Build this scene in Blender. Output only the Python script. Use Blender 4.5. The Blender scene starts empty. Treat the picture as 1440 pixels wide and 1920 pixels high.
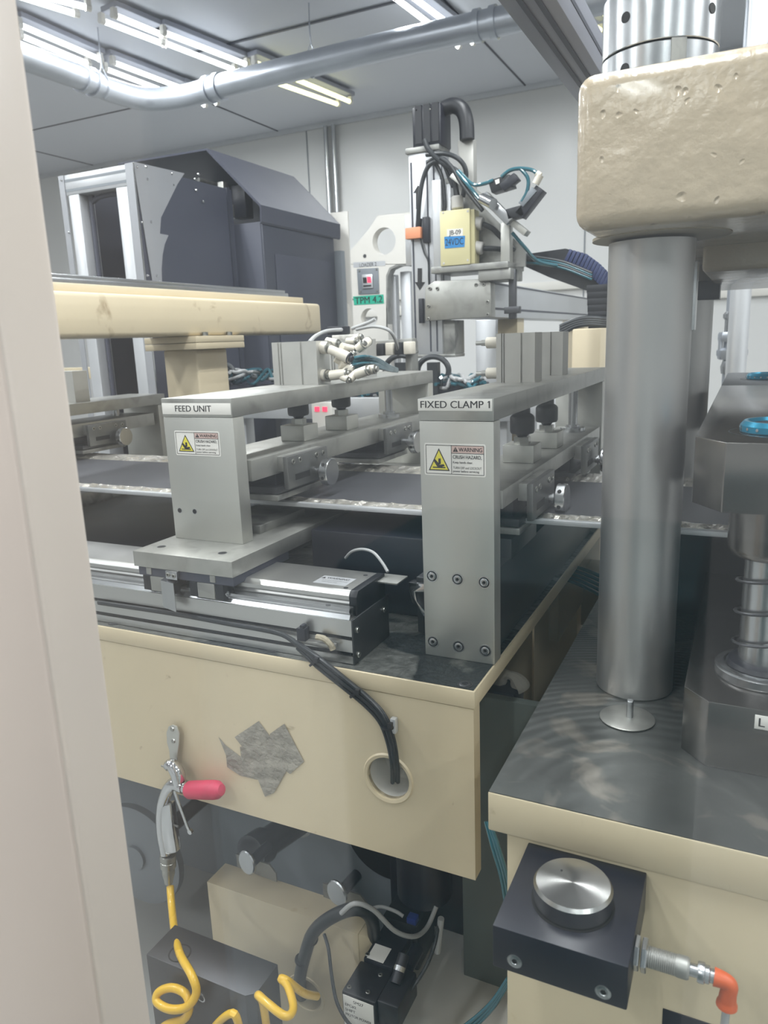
import bpy, bmesh, math, random
from mathutils import Vector, Matrix
random.seed(7)
PI = math.pi
SC = bpy.context.scene
COL = SC.collection
V = Vector

# ------------------------------------------------------------------ camera, exposure, lights
YAW, PITCH, ROLL, FPX = math.radians(26.1245), math.radians(12.9655), math.radians(-2.2048), 1398.56
CAM = V((0, 0, 1.5))
_f = V((-math.sin(YAW)*math.cos(PITCH), math.cos(YAW)*math.cos(PITCH), -math.sin(PITCH)))
_r = V((math.cos(YAW), math.sin(YAW), 0)); _u = _r.cross(_f)
_c, _s = math.cos(ROLL), math.sin(ROLL)
CR, CU, CF = _c*_r + _s*_u, -_s*_r + _c*_u, _f
cd = bpy.data.cameras.new('camera'); cam = bpy.data.objects.new('camera', cd); COL.objects.link(cam)
M = Matrix.Identity(4)
for i in range(3):
    M[i][0], M[i][1], M[i][2], M[i][3] = CR[i], CU[i], -CF[i], CAM[i]
cam.matrix_world = M
cd.sensor_fit = 'VERTICAL'; cd.sensor_height = 24; cd.lens = FPX/1920*24
cd.clip_start = .02; cd.clip_end = 60
cd.dof.use_dof = True; cd.dof.focus_distance = 1.25; cd.dof.aperture_fstop = 5.5
SC.camera = cam
SC.view_settings.view_transform = 'Standard'; SC.view_settings.look = 'None'
SC.view_settings.gamma = 1; SC.view_settings.use_curve_mapping = False
SC.view_settings.exposure = -0.52
SC.cycles.use_denoising = True
SC.cycles.max_bounces = 8; SC.cycles.transparent_max_bounces = 16
SC.cycles.caustics_reflective = False; SC.cycles.caustics_refractive = False
LAMP_W, TUBE_E = 46.0, 5.0
w = bpy.data.worlds.new('world'); SC.world = w; w.use_nodes = True
w.node_tree.nodes['Background'].inputs[0].default_value = (.75, .82, 1, 1)
w.node_tree.nodes['Background'].inputs[1].default_value = .3

def at(px, py, ax, val):
    """the place where the sight line through a picture point meets the plane axis = val"""
    d = CF*FPX + CR*(px-720) - CU*(py-960)
    return CAM + d*((val-CAM[ax])/d[ax])

def area(loc, sx, sy, rot, power, name='ceiling_lamp_light', col=(.97, .98, 1)):
    l = bpy.data.lights.new(name, 'AREA'); l.shape = 'RECTANGLE'; l.size = sx; l.size_y = sy
    l.energy = power; l.color = col
    o = bpy.data.objects.new(name, l); COL.objects.link(o); o.location = loc; o.rotation_euler = (0, 0, rot)
    return o

# ------------------------------------------------------------------ materials
def lin(c):
    return tuple((x/12.92 if x <= .04045 else ((x+.055)/1.055)**2.4) for x in c)
def mat(name, rgb, rough=.5, metal=0., var=.08, vs=6., bump=0., bs=60., stretch=(1, 1, 1), coat=0., stain=None, rv=.12,
        emit=None, spec=.5, alpha=1., ss=9., swirl=0, pits=0):
    m = bpy.data.materials.new(name); m.use_nodes = True
    nt = m.node_tree; N = nt.nodes; L = nt.links; b = N['Principled BSDF']
    c = lin([x/255 for x in rgb])
    tc = N.new('ShaderNodeTexCoord'); mp = N.new('ShaderNodeMapping'); mp.inputs['Scale'].default_value = stretch
    L.new(tc.outputs['Object'], mp.inputs[0])
    nz = N.new('ShaderNodeTexNoise'); nz.inputs['Scale'].default_value = vs; nz.inputs['Detail'].default_value = 6
    L.new(mp.outputs[0], nz.inputs['Vector'])
    mr = N.new('ShaderNodeMapRange'); mr.inputs[1].default_value = .25; mr.inputs[2].default_value = .75
    mr.inputs[3].default_value = 1-var; mr.inputs[4].default_value = 1+var
    L.new(nz.outputs[0], mr.inputs[0])
    mx = N.new('ShaderNodeVectorMath'); mx.operation = 'SCALE'; mx.inputs[0].default_value = c
    L.new(mr.outputs[0], mx.inputs['Scale'])
    out = mx.outputs[0]
    if stain:
        n2 = N.new('ShaderNodeTexNoise'); n2.inputs['Scale'].default_value = ss; n2.inputs['Detail'].default_value = 4; n2.inputs['Distortion'].default_value = .6
        L.new(tc.outputs['Object'], n2.inputs['Vector'])
        rp = N.new('ShaderNodeMapRange'); rp.inputs[1].default_value = stain[1]; rp.inputs[2].default_value = stain[1]+stain[2]
        L.new(n2.outputs[0], rp.inputs[0])
        mm = N.new('ShaderNodeMix'); mm.data_type = 'RGBA'
        L.new(rp.outputs[0], mm.inputs[0]); L.new(out, mm.inputs[6]); mm.inputs[7].default_value = (*lin([x/255 for x in stain[0]]), 1)
        out = mm.outputs[2]
    L.new(out, b.inputs['Base Color'])
    r2 = N.new('ShaderNodeMapRange'); r2.inputs[3].default_value = max(.02, rough-rv*rough); r2.inputs[4].default_value = min(1, rough+rv*rough)
    L.new(nz.outputs[0], r2.inputs[0]); L.new(r2.outputs[0], b.inputs['Roughness'])
    b.inputs['Metallic'].default_value = metal; b.inputs['Specular IOR Level'].default_value = spec
    if coat: b.inputs['Coat Weight'].default_value = coat; b.inputs['Coat Roughness'].default_value = .08
    if bump:
        n3 = N.new('ShaderNodeTexNoise'); n3.inputs['Scale'].default_value = bs; n3.inputs['Detail'].default_value = 5
        L.new(mp.outputs[0], n3.inputs['Vector'])
        bp = N.new('ShaderNodeBump'); bp.inputs['Strength'].default_value = bump; bp.inputs['Distance'].default_value = .01
        L.new(n3.outputs[0], bp.inputs['Height']); L.new(bp.outputs[0], b.inputs['Normal'])
    if swirl:
        wv = N.new('ShaderNodeTexWave'); wv.wave_type = 'RINGS'; wv.rings_direction = 'SPHERICAL'; wv.inputs['Scale'].default_value = 55
        wv.inputs['Distortion'].default_value = 2; wv.inputs['Detail'].default_value = 3; wv.inputs['Detail Scale'].default_value = .6
        mq = N.new('ShaderNodeMapping'); mq.inputs['Location'].default_value = (.36, .62, 0); L.new(tc.outputs['Object'], mq.inputs[0]); L.new(mq.outputs[0], wv.inputs[0])
        bq = N.new('ShaderNodeBump'); bq.inputs['Strength'].default_value = .5; bq.inputs['Distance'].default_value = .001
        L.new(wv.outputs[1], bq.inputs['Height']); L.new(bq.outputs[0], b.inputs['Normal'])
    if pits:
        vo = N.new('ShaderNodeTexVoronoi'); vo.inputs['Scale'].default_value = 34; vo.inputs['Randomness'].default_value = 1
        nw = N.new('ShaderNodeTexNoise'); nw.inputs['Scale'].default_value = 22; L.new(tc.outputs['Object'], nw.inputs['Vector'])
        vw = N.new('ShaderNodeVectorMath'); vw.operation = 'MULTIPLY_ADD'; vw.inputs[1].default_value = (.03, .03, .03); L.new(nw.outputs[1], vw.inputs[0]); L.new(tc.outputs['Object'], vw.inputs[2]); L.new(vw.outputs[0], vo.inputs['Vector'])
        vm = N.new('ShaderNodeMapRange'); vm.inputs[1].default_value = .0; vm.inputs[2].default_value = .16; L.new(vo.outputs['Distance'], vm.inputs[0])
        b2 = N.new('ShaderNodeBump'); b2.inputs['Strength'].default_value = .7; b2.inputs['Distance'].default_value = .004
        L.new(vm.outputs[0], b2.inputs['Height']); L.new(bp.outputs[0], b2.inputs['Normal']); L.new(b2.outputs[0], b.inputs['Normal'])
    if emit:
        b.inputs['Emission Color'].default_value = (*emit[0], 1); b.inputs['Emission Strength'].default_value = emit[1]
    if alpha < 1: b.inputs['Alpha'].default_value = alpha
    return m

BEIGE = mat('beige_enamel', (206, 192, 163), .38, var=.04, vs=3, bump=.04, bs=14, stain=((190, 172, 138), .68, .1), ss=14)
BEIGE_S = mat('beige_enamel_smudged', (206, 192, 163), .38, var=.05, vs=3, bump=.04, bs=14, stain=((150, 132, 104), .68, .12), ss=26)
CAST = mat('cast_beige_enamel', (180, 166, 144), .26, var=.05, vs=3, bump=.6, bs=16, coat=.3, pits=1)
DBEIGE = mat('beige_with_painted_shade', (150, 140, 120), .5, var=.06)  # the beige enamel again, with shade put into its colour
ALU = mat('milled_aluminium', (194, 194, 188), .40, .75, var=.05, vs=14, stretch=(1, 1, .12), bump=.03, bs=90)
ALUP = mat('scuffed_aluminium_plate', (174, 174, 169), .38, .78, var=.07, vs=10, bump=.03, bs=60, stain=((146, 145, 140), .45, .4), ss=22)
ALUD = mat('dull_aluminium', (160, 160, 156), .45, .7, var=.12, vs=12, stain=((100, 101, 100), .5, .3), ss=18)
ANOD = mat('anodised_profile', (205, 207, 210), .4, .6, var=.04, vs=8)
ANODX = mat('extruded_rail_aluminium', (190, 190, 188), .3, .9, var=.06, vs=10, stretch=(.1, 1, 1))
CYL = mat('satin_cylinder_body', (188, 187, 182), .5, .55, var=.05, vs=30, stain=((140, 138, 130), .68, .08))
STEEL = mat('ground_steel_surface', (118, 120, 118), .34, .8, var=.10, vs=14, stain=((156, 152, 144), .54, .10), rv=.3, ss=11, swirl=1)
STEELO = mat('oily_ground_steel', (128, 130, 126), .34, .75, var=.3, vs=60, bump=.25, bs=70, stain=((66, 72, 74), .5, .05), rv=.3, ss=7)
COLM = mat('honed_column_steel', (176, 175, 174), .40, .85, var=.06, vs=5, rv=.2)
CHROME = mat('chrome', (205, 206, 208), .12, 1., var=.03)
BRIGHT = mat('turned_steel', (182, 184, 186), .26, .95, var=.06, vs=20)
BOLT = mat('zinc_bolt', (165, 165, 160), .3, .95, var=.1, vs=30)
DARKST = mat('dark_tool_steel', (84, 85, 88), .4, .8, var=.15, vs=12, bump=.03)
DIE = mat('ground_die_steel', (122, 119, 116), .24, .95, var=.07, vs=6, stretch=(1, 1, 6))
BLACK = mat('black_oxide', (26, 28, 38), .38, 0, var=.1, vs=20)
RADIAL = mat('faced_steel', (176, 176, 174), .24, 1., var=.03)
_b = RADIAL.node_tree.nodes['Principled BSDF']; _t = RADIAL.node_tree.nodes.new('ShaderNodeTangent'); _t.direction_type = 'RADIAL'; _t.axis = 'Z'
_b.inputs['Anisotropic'].default_value = .85; RADIAL.node_tree.links.new(_t.outputs[0], _b.inputs['Tangent'])
BRKT = mat('dark_ground_bracket', (120, 121, 120), .4, .75, var=.15, vs=14)
PROF = mat('grey_profile', (142, 145, 156), .4, .5, var=.03)
BLKP = mat('black_plastic', (24, 26, 32), .42, var=.1)
SLATE = mat('slate_painted_sheet', (66, 69, 82), .5, var=.03)
SLATE2 = mat('slate_panel', (58, 61, 72), .45, var=.04)
HOLE = mat('bore_shadow_black', (16, 17, 19), .7)
WHITE = mat('white_sticker', (226, 224, 218), .4, var=.01)
WPLAST = mat('white_enamel', (222, 219, 212), .4, var=.02)
INK = mat('black_ink', (24, 24, 26), .5)
YEL = mat('yellow_ink', (226, 214, 70), .4, var=.02)
PINKL = mat('faded_red_ink', (205, 178, 170), .4)
REDK = mat('red_print', (150, 60, 60), .4)
TEALL = mat('teal_tape', (28, 172, 142), .45, var=.02)
BLUEL = mat('blue_tape', (38, 128, 190), .4, var=.02)
JBOX = mat('cream_junction_box', (214, 206, 160), .5, var=.02)
GLAND = mat('pale_grey_gland', (190, 188, 184), .45)
NYLON = mat('ivory_fitting', (214, 208, 194), .4, var=.06, vs=30)
TEALH = mat('teal_hose', (44, 96, 108), .15, coat=.5, var=.1)
BLUEH = mat('blue_anodised_ring', (16, 128, 160), .25, .5, var=.06)
CABLE = mat('black_cable', (34, 38, 42), .4, var=.08)
GCABLE = mat('grey_cable', (165, 166, 166), .4)
YHOSE = mat('yellow_coil_hose', (226, 182, 44), .28, coat=.4, var=.06)
PINK = mat('pink_rubber_tip', (200, 62, 92), .5, var=.15, vs=40)
ORANGE = mat('orange_plug', (200, 92, 50), .42, var=.06)
LORANGE = mat('pale_orange_connector', (226, 150, 112), .45)
TAPE = mat('grey_masking_tape', (158, 153, 142), .45, var=.28, vs=34, bump=1., bs=40, stretch=(1, 1, 1), alpha=.82)
GREEN = mat('grey_green_sheet', (96, 104, 100), .5, var=.05)
GREYS = mat('grey_machine_paint', (124, 130, 136), .45, var=.05)
WALL = mat('white_clean_panel', (218, 218, 217), .30, var=.02, vs=.6)
CEIL = mat('grey_ceiling_panel', (205, 208, 216), .55, var=.02, vs=.5)
FLOOR = mat('grey_epoxy_floor', (158, 160, 158), .3, var=.08, vs=1)
FILM = mat('dark_coated_film', (72, 73, 78), .38, .1, var=.08, vs=4)
FOIL = mat('crinkled_bare_foil', (232, 228, 218), .25, .8, bump=1., bs=26, var=.06, vs=30, stretch=(.4, 1, 1))
GALV = mat('galvanised_duct', (182, 187, 195), .36, .75, var=.1, vs=5)
POST = mat('pale_enamel_post', (222, 210, 200), .28, var=.02, vs=2)
RED7 = mat('red_led_digits', (60, 10, 20), .4, emit=((1, .05, .12), 2.5))
TUBE = mat('fluorescent_tube', (255, 255, 250), .4, emit=((.95, .98, 1), TUBE_E))
TUBEY = mat('yellow_fluorescent_tube', (255, 255, 200), .4, emit=((1, .95, .55), TUBE_E*.7))
CLEAR = mat('smoky_acrylic', (120, 128, 140), .1, alpha=.35)
BLUEC = mat('blue_plastic', (42, 62, 140), .4)
PAPER = mat('white_wipe', (228, 224, 214), .8, bump=.5, bs=30)

# pane: clear acrylic with a trace of haze
PANE = bpy.data.materials.new('clear_acrylic_pane'); PANE.use_nodes = True
_n = PANE.node_tree; _n.nodes.clear()
o_ = _n.nodes.new('ShaderNodeOutputMaterial'); tr = _n.nodes.new('ShaderNodeBsdfTransparent'); gl = _n.nodes.new('ShaderNodeBsdfGlossy')
tl = _n.nodes.new('ShaderNodeBsdfDiffuse'); m1 = _n.nodes.new('ShaderNodeMixShader'); m2 = _n.nodes.new('ShaderNodeMixShader')
tr.inputs[0].default_value = (.97, .985, .98, 1); gl.inputs['Roughness'].default_value = .03; gl.inputs['Color'].default_value = (.92, .96, 1, 1)
lw_ = _n.nodes.new('ShaderNodeLayerWeight'); lw_.inputs[0].default_value = .5
pw = _n.nodes.new('ShaderNodeMath'); pw.operation = 'POWER'; pw.inputs[1].default_value = 4
lw = _n.nodes.new('ShaderNodeMath'); lw.operation = 'MULTIPLY_ADD'; lw.inputs[1].default_value = .9; lw.inputs[2].default_value = .030
_n.links.new(lw_.outputs['Facing'], pw.inputs[0]); _n.links.new(pw.outputs[0], lw.inputs[0])
tl.inputs[0].default_value = (.75, .8, .85, 1)
m1.inputs[0].default_value = .010
_n.links.new(tr.outputs[0], m1.inputs[1]); _n.links.new(tl.outputs[0], m1.inputs[2])
_n.links.new(lw.outputs[0], m2.inputs[0]); _n.links.new(m1.outputs[0], m2.inputs[1]); _n.links.new(gl.outputs[0], m2.inputs[2])
_n.links.new(m2.outputs[0], o_.inputs[0])

# ------------------------------------------------------------------ mesh builder
def basis(d):
    d = V(d).normalized(); a = V((0, 0, 1)) if abs(d.z) < .9 else V((1, 0, 0))
    x = a.cross(d).normalized(); return x, d.cross(x), d
class MB:
    def __init__(s): s.bm = bmesh.new(); s.mi = 0
    def m(s, i): s.mi = i; return s
    def _add(s, t, smooth=True):
        for f in t.faces: f.material_index = s.mi; f.smooth = smooth
        me = bpy.data.meshes.new('t'); t.to_mesh(me); t.free(); s.bm.from_mesh(me); bpy.data.meshes.remove(me); return s
    def poly(s, vs, fs, bev=0, seg=2, smooth=True):
        t = bmesh.new(); vv = [t.verts.new(p) for p in vs]
        for f in fs: t.faces.new([vv[i] for i in f])
        bmesh.ops.recalc_face_normals(t, faces=t.faces)
        if bev: bmesh.ops.bevel(t, geom=list(t.edges), offset=bev, segments=seg, profile=.5, affect='EDGES', clamp_overlap=True)
        return s._add(t, smooth)
    def box(s, x0, x1, y0, y1, z0, z1, bev=0, seg=2):
        vs = [(x, y, z) for x in (x0, x1) for y in (y0, y1) for z in (z0, z1)]
        return s.poly(vs, [(0, 1, 3, 2), (4, 6, 7, 5), (0, 4, 5, 1), (2, 3, 7, 6), (0, 2, 6, 4), (1, 5, 7, 3)], bev, seg)
    def obox(s, c, size, ax, bev=0):
        """box centred at c with half-lengths along three given axes"""
        c = V(c); A = [V(a).normalized()*h/2 for a, h in zip(ax, size)]
        vs = [c + i*A[0] + j*A[1] + k*A[2] for i in (-1, 1) for j in (-1, 1) for k in (-1, 1)]
        return s.poly(vs, [(0, 1, 3, 2), (4, 6, 7, 5), (0, 4, 5, 1), (2, 3, 7, 6), (0, 2, 6, 4), (1, 5, 7, 3)], bev)
    def prism(s, pts, off, bev=0, smooth=False):
        off = V(off); n = len(pts); vs = [V(p) for p in pts] + [V(p)+off for p in pts]
        fs = [tuple(range(n)), tuple(range(n, 2*n))] + [(i, (i+1) % n, n+(i+1) % n, n+i) for i in range(n)]
        return s.poly(vs, fs, bev, 2, smooth or bool(bev))
    def lathe(s, p, d, prof, n=28, cap=True):
        x, y, d = basis(d); p = V(p); t = bmesh.new(); rings = []
        for r, h in prof:
            rings.append([t.verts.new(p + d*h + (x*math.cos(a) + y*math.sin(a))*max(r, 1e-5)) for a in [2*PI*k/n for k in range(n)]])
        for a, b in zip(rings, rings[1:]):
            for k in range(n): t.faces.new((a[k], a[(k+1) % n], b[(k+1) % n], b[k]))
        if cap: t.faces.new(rings[0]); t.faces.new(rings[-1])
        bmesh.ops.recalc_face_normals(t, faces=t.faces)
        return s._add(t)
    def cyl(s, p0, p1, r, r1=None, n=24, bev=0):
        p0, p1 = V(p0), V(p1); h = (p1-p0).length; r1 = r if r1 is None else r1
        prof = [(r, 0), (r1, h)] if not bev else [(r-bev, 0), (r, bev), (r1, h-bev), (r1-bev, h)]
        return s.lathe(p0, p1-p0, prof, n)
    def tube(s, pts, r, n=10, sub=6, cap=True):
        P = [V(p) for p in pts]
        if sub > 1 and len(P) > 2:
            Q = []
            for i in range(len(P)-1):
                a, b, c, d = P[max(i-1, 0)], P[i], P[i+1], P[min(i+2, len(P)-1)]
                for k in range(sub):
                    u = k/sub
                    Q.append(.5*((2*b) + (c-a)*u + (2*a-5*b+4*c-d)*u*u + (3*b-a-3*c+d)*u**3))
            P = Q + [P[-1]]
        t = bmesh.new(); x = None; prev = None; R = r if callable(r) else (lambda u: r)
        for i, p in enumerate(P):
            d = (P[min(i+1, len(P)-1)] - P[max(i-1, 0)]).normalized()
            if x is None: x = basis(d)[0]
            x = (x - d*x.dot(d)).normalized(); y = d.cross(x); rr = R(i/(len(P)-1))
            ring = [t.verts.new(p + (x*math.cos(a) + y*math.sin(a))*rr) for a in [2*PI*k/n for k in range(n)]]
            if prev:
                for k in range(n): t.faces.new((prev[k], prev[(k+1) % n], ring[(k+1) % n], ring[k]))
            elif cap: t.faces.new(ring)
            prev = ring
        if cap: t.faces.new(prev)
        bmesh.ops.recalc_face_normals(t, faces=t.faces)
        return s._add(t)
    def text(s, txt, o, xd, yd, h, w=None, thick=.0002, align='LEFT', bold=0):
        """lettering of cap height h; w stretches it to that width"""
        cu = bpy.data.curves.new('t', 'FONT'); cu.body = txt; cu.size = 1; cu.extrude = 0; cu.offset = 0
        ob = bpy.data.objects.new('t', cu); COL.objects.link(ob)
        dg = bpy.context.evaluated_depsgraph_get(); me = bpy.data.meshes.new_from_object(ob.evaluated_get(dg))
        bpy.data.objects.remove(ob); bpy.data.curves.remove(cu)
        if not me.vertices: return s
        xs = [v.co.x for v in me.vertices]; x0, x1 = min(xs), max(xs)
        sy = h/.70; sx = (w/(x1-x0)) if w else sy
        xd, yd = V(xd).normalized(), V(yd).normalized(); nd = xd.cross(yd)
        sh = {'LEFT': x0, 'CENTER': (x0+x1)/2}[align]
        base = [v.co.copy() for v in me.vertices]
        for k in ((-1, 1) if bold else (0,)):
            for v, c in zip(me.vertices, base): v.co = V(o) + xd*((c.x-sh)*sx + k*h*.022) + yd*(c.y*sy) + nd*(thick+k*.00002)
            t = bmesh.new(); t.from_mesh(me); s._add(t, False)
        bpy.data.meshes.remove(me)
        return s
    def bolt(s, p, d, r, h=None, mi=0, hole=1, n=20):
        """socket cap screw head seen from direction d, with its hexagon socket"""
        h = h or r*.5; d = V(d).normalized(); p = V(p)
        s.m(mi).lathe(p, d, [(r, 0), (r, h*.75), (r*.86, h), (r*.5, h), (r*.45, h*.45), (.00001, h*.4)], n)
        s.m(hole).lathe(p + d*h*.46, d, [(r*.42, 0), (r*.42, h*.05)], 6)
        return s

def finish(name, mb, mats, origin):
    me = bpy.data.meshes.new(name); mb.bm.transform(Matrix.Translation(-V(origin))); mb.bm.to_mesh(me); mb.bm.free()
    for m in (mats if isinstance(mats, (list, tuple)) else [mats]): me.materials.append(m)
    me.set_sharp_from_angle(angle=math.radians(32))
    return bpy.data.objects.new(name, me)
def wpos(o):
    p = V(o.location)
    while o.parent: o = o.parent; p += o.location
    return p
def thing(name, label, cat, loc, group=None):
    o = bpy.data.objects.new(name, None); COL.objects.link(o); o.location = loc; o.empty_display_size = .05
    o['label'] = label; o['category'] = cat
    if group: o['group'] = group
    return o
def part(name, mb, mats, parent, label=None):
    o = finish(name, mb, mats, wpos(parent)); COL.objects.link(o); o.parent = parent
    if label: o['label'] = label
    return o
def single(name, label, cat, mb, mats, group=None, kind=None):
    vs = [v.co for v in mb.bm.verts]
    c = V([(min(v[i] for v in vs)+max(v[i] for v in vs))/2 for i in range(3)]); c.z = min(v.z for v in vs)
    o = finish(name, mb, mats, c); COL.objects.link(o); o.location = c
    if label: o['label'] = label
    if cat: o['category'] = cat
    if group: o['group'] = group
    if kind: o['kind'] = kind
    return o
def structure(name, mb, mats): return single(name, None, None, mb, mats, kind='structure')
def copy_tree(o, parent=None):
    c = o.copy(); COL.objects.link(c); c.parent = parent
    for ch in o.children: copy_tree(ch, c)
    return c
X, Y, Z = V((1, 0, 0)), V((0, 1, 0)), V((0, 0, 1))

# ------------------------------------------------------------------ room
structure('floor', MB().box(-9, 5, -5, 6.6, -.1, 0), FLOOR)
structure('ceiling', MB().box(-9, 5, -5, 6.6, 3.48, 3.58), CEIL)
structure('wall_back', MB().box(-9, 5, 6.6, 6.7, 0, 3.48), WALL)
structure('wall_left', MB().box(-9.1, -9, -5, 6.6, 0, 3.48), WALL)
structure('wall_right', MB().box(5, 5.1, -5, 6.6, 0, 3.48), WALL)
structure('wall_front', MB().box(-9, 5, -5.1, -5, 0, 3.48), WALL)
structure('trim_1', MB().box(-9, 5, 6.57, 6.6, 3.44, 3.48), ANOD)
mb = MB()
for x in (-6.6, -4.2, -1.8, .6): mb.box(x, x+.012, -5, 6.57, 3.474, 3.48)
for y in (1.5, 3.4, 5.3): mb.box(-9, 5, y, y+.012, 3.474, 3.48)
structure('trim_2', mb, SLATE2)
mb = MB()
for x in (-6.5, -3.9, -1.3, 1.3): mb.box(x, x+.01, 6.594, 6.6, 0, 3.44)
structure('trim_3', mb, GREYS)
mb = MB()
for a, b in ((1.86, 1.93), (1.72, 1.78)): mb.box(-9, 5, 6.54, 6.6, a, b, .004)
structure('trim_4', mb, WPLAST)
p0, p1 = at(395, 45, 2, 3.47), at(560, 100, 2, 3.47)
# square ceiling hatch seams
structure('trim_5', MB().box(-3.6, -1.9, 3.5, 3.52, 3.468, 3.474).box(-3.6, -1.9, 4.6, 4.62, 3.468, 3.474), SLATE2)

# enclosure window and the post it hangs on
structure('window_1', MB().box(-.488, 2.2, .378, .384, .2, 2.6), PANE)
t = thing('enclosure_post', 'pale blurred upright post close to the camera at the left edge', 'post', (-.57, .40, 0))
part('post_body', MB().box(-.66, -.492, .20, .438, 0, 2.6, .006), POST, t)

# ------------------------------------------------------------------ ceiling lights
TRAY = mat('grey_lamp_tray', (150, 153, 165), .5)
SHEET = mat('grey_riveted_sheet', (168, 170, 175), .4, .4, var=.03)
LG = 'twin tube lights on the ceiling'
def fixture(a0, a1, b0, b1, label, y=False, z=3.38):
    A0, A1, B0, B1 = [at(*p, 2, z) for p in (a0, a1, b0, b1)]
    d = (A1-A0).normalized(); c = (A0+A1+B0+B1)/4; L = (A1-A0).length
    s = d.cross(Z).normalized(); wdt = max(.12, abs((B0-A0).dot(s)))
    t = thing('ceiling_light', label, 'light', c + Z*.0, LG)
    part('tray', MB().obox(c+Z*.062, (L+.06, wdt+.02, .03), (d, s, Z), .004), TRAY, t)
    for P0, P1 in ((A0, A1), (B0, B1)):
        part('tube', MB().cyl(P0, P1, .016, n=12), TUBEY if y else TUBE, t)
        for q_, e_ in ((P0, -d), (P1, d)): part('socket', MB().cyl(q_, q_+e_*.03, .02, n=8).obox(q_+e_*.015+Z*.018, (.028, .03, .04), (d, s, Z)), WPLAST, t)
    part('stem', MB().cyl(c+Z*.07, c+Z*(3.48-z), .012, n=8), WPLAST, t)
    if not y:
        for P0, P1 in ((A0, A1), (B0, B1)): area((P0+P1)/2-Z*.0165, (P1-P0).length, .028, math.atan2(d.y, d.x), LAMP_W*L/2)
fixture((40, 48), (185, 110), (42, 68), (162, 118), 'twin tube light at the far left edge, above the duct')
fixture((60, -12), (160, 13), (20, -12), (138, 25), 'twin tube light cut by the top left edge of the view')
fixture((218, 30), (303, 65), (195, 40), (305, 82), 'shorter twin tube light left of the wire, second row of lamps')
fixture((310, 62), (460, 120), (308, 80), (437, 130), 'twin tube light just right of the wire, second row of lamps')
fixture((215, 118), (348, 168), (200, 130), (312, 172), 'twin tube light right behind the bend of the duct')
fixture((352, 170), (404, 192), (330, 172), (382, 196), 'tube light almost hidden behind the duct, its end cap below it')
fixture((480, 118), (655, 190), (460, 135), (632, 195), 'yellowish twin tube light in the middle of the ceiling', True)
fixture((775, -5), (885, 78), (740, -5), (858, 85), 'twin tube light crossed by the straight duct, upper middle')
fixture((1095, -5), (1160, 45), (1045, -5), (1125, 57), 'yellowish twin tube light beside the round lock nuts', True)
# unseen lamps outside the view; the last row is added just for brightness
for i, (x, y) in enumerate(((-4.5, .5), (-2.4, .3), (-.4, .4), (1.6, .5), (3.5, .6), (-3.4, -2.2), (-1.2, -2.2), (1.0, -2.2), (3.2, -2.2), (1.6, 3.2), (3.6, 3.4), (-6, 2.5), (-6, -1), (-2.3, 1.9), (-.5, 1.9), (1.4, 1.9))):
    t = thing('ceiling_light', 'unseen twin tube light, one of a set filled out for more brightness', 'light', (x, y, 3.38), LG)
    part('tray', MB().box(x-.12, x+.12, y-.62, y+.62, 3.42, 3.455, .004), WPLAST, t)
    for s in (-.06, .06): part('tube', MB().cyl((x+s, y-.58, 3.38), (x+s, y+.58, 3.38), .016, n=12), TUBE, t)
    part('stem', MB().cyl((x, y, 3.455), (x, y, 3.48), .012, n=8), WPLAST, t)
    for s in (-.06, .06): area((x+s, y, 3.3635), 1.15, .028, PI/2, LAMP_W*.6)

# made-up box behind the viewer, added to darken and tint the window reflection
t = thing('window_tint_box', 'unseen dark teal box added behind the viewer to tint the window reflection', 'tint box', (-.3, -.4, 0))
TEALP = mat('tint_box_teal', (16, 72, 78), .5)
part('tint_box_body', MB().box(-.57, -.04, -.62, -.2, .08, 1.17, .02), TEALP, t)
for k in range(4): part('tint_box_front', MB().box(-.55, -.06, -.2, -.19, .14+k*.25, .36+k*.25, .004), TEALP, t)
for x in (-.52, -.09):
    for y in (-.56, -.26): part('tint_box_wheel', MB().cyl((x-.02, y, .04), (x+.02, y, .04), .04).box(x-.01, x+.01, y-.01, y+.01, .05, .09), BLACK, t)

# ------------------------------------------------------------------ duct, wire, conduits
mb = MB()
D = [at(40, 105, 2, 3.15), at(150, 145, 2, 3.15), at(210, 170, 2, 3.15), at(275, 186, 2, 3.15), at(350, 180, 2, 3.15), at(430, 158, 2, 3.15), at(700, 92, 2, 3.15), at(960, 35, 2, 3.15)]
dd = (D[-1]-D[-2]).normalized(); d0 = (D[0]-D[1]).normalized()
t = thing('ceiling_duct', 'galvanised round duct curving below the ceiling lights', 'duct', D[4])
part('duct_body', mb.tube([D[0]+d0*2.5] + D + [D[-1]+dd*5], .072, 20, 8), GALV, t)
for a, b in ((D[1], D[2]), (D[5]-(D[5]-D[4])*.5, D[5]), (D[6]+(D[7]-D[6])*.75, D[7])):
    e = (b-a).normalized()
    part('clamp_ring', MB().cyl(a, a+e*.035, .084).cyl(a+e*.09, a+e*.125, .084), GALV, t)
for q in (at(195, 160, 2, 3.15), at(585, 120, 2, 3.15)):
    part('hanger_wire', MB().tube([q+Z*.33, q+Z*.12, q+V((.05, 0, .0)), q-Z*.078, q-V((.05, 0, 0)), q+Z*.12], .004, 6, 4), GALV, t)
for k, (a, b) in enumerate((((596, 235), (612, 372)), ((609, 232), (628, 405)))):
    p, q = at(*a, 1, 6.5), at(*b, 1, 6.5)
    single('wall_conduit', 'thin bright wall conduit beside the dark hood, %s of the pair' % ('left one', 'right one')[k], 'pipe',
           MB().cyl((q.x, 6.55, .0), (q.x, 6.55, 3.44), .02), BRIGHT, 'paired wall conduits')

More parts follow.
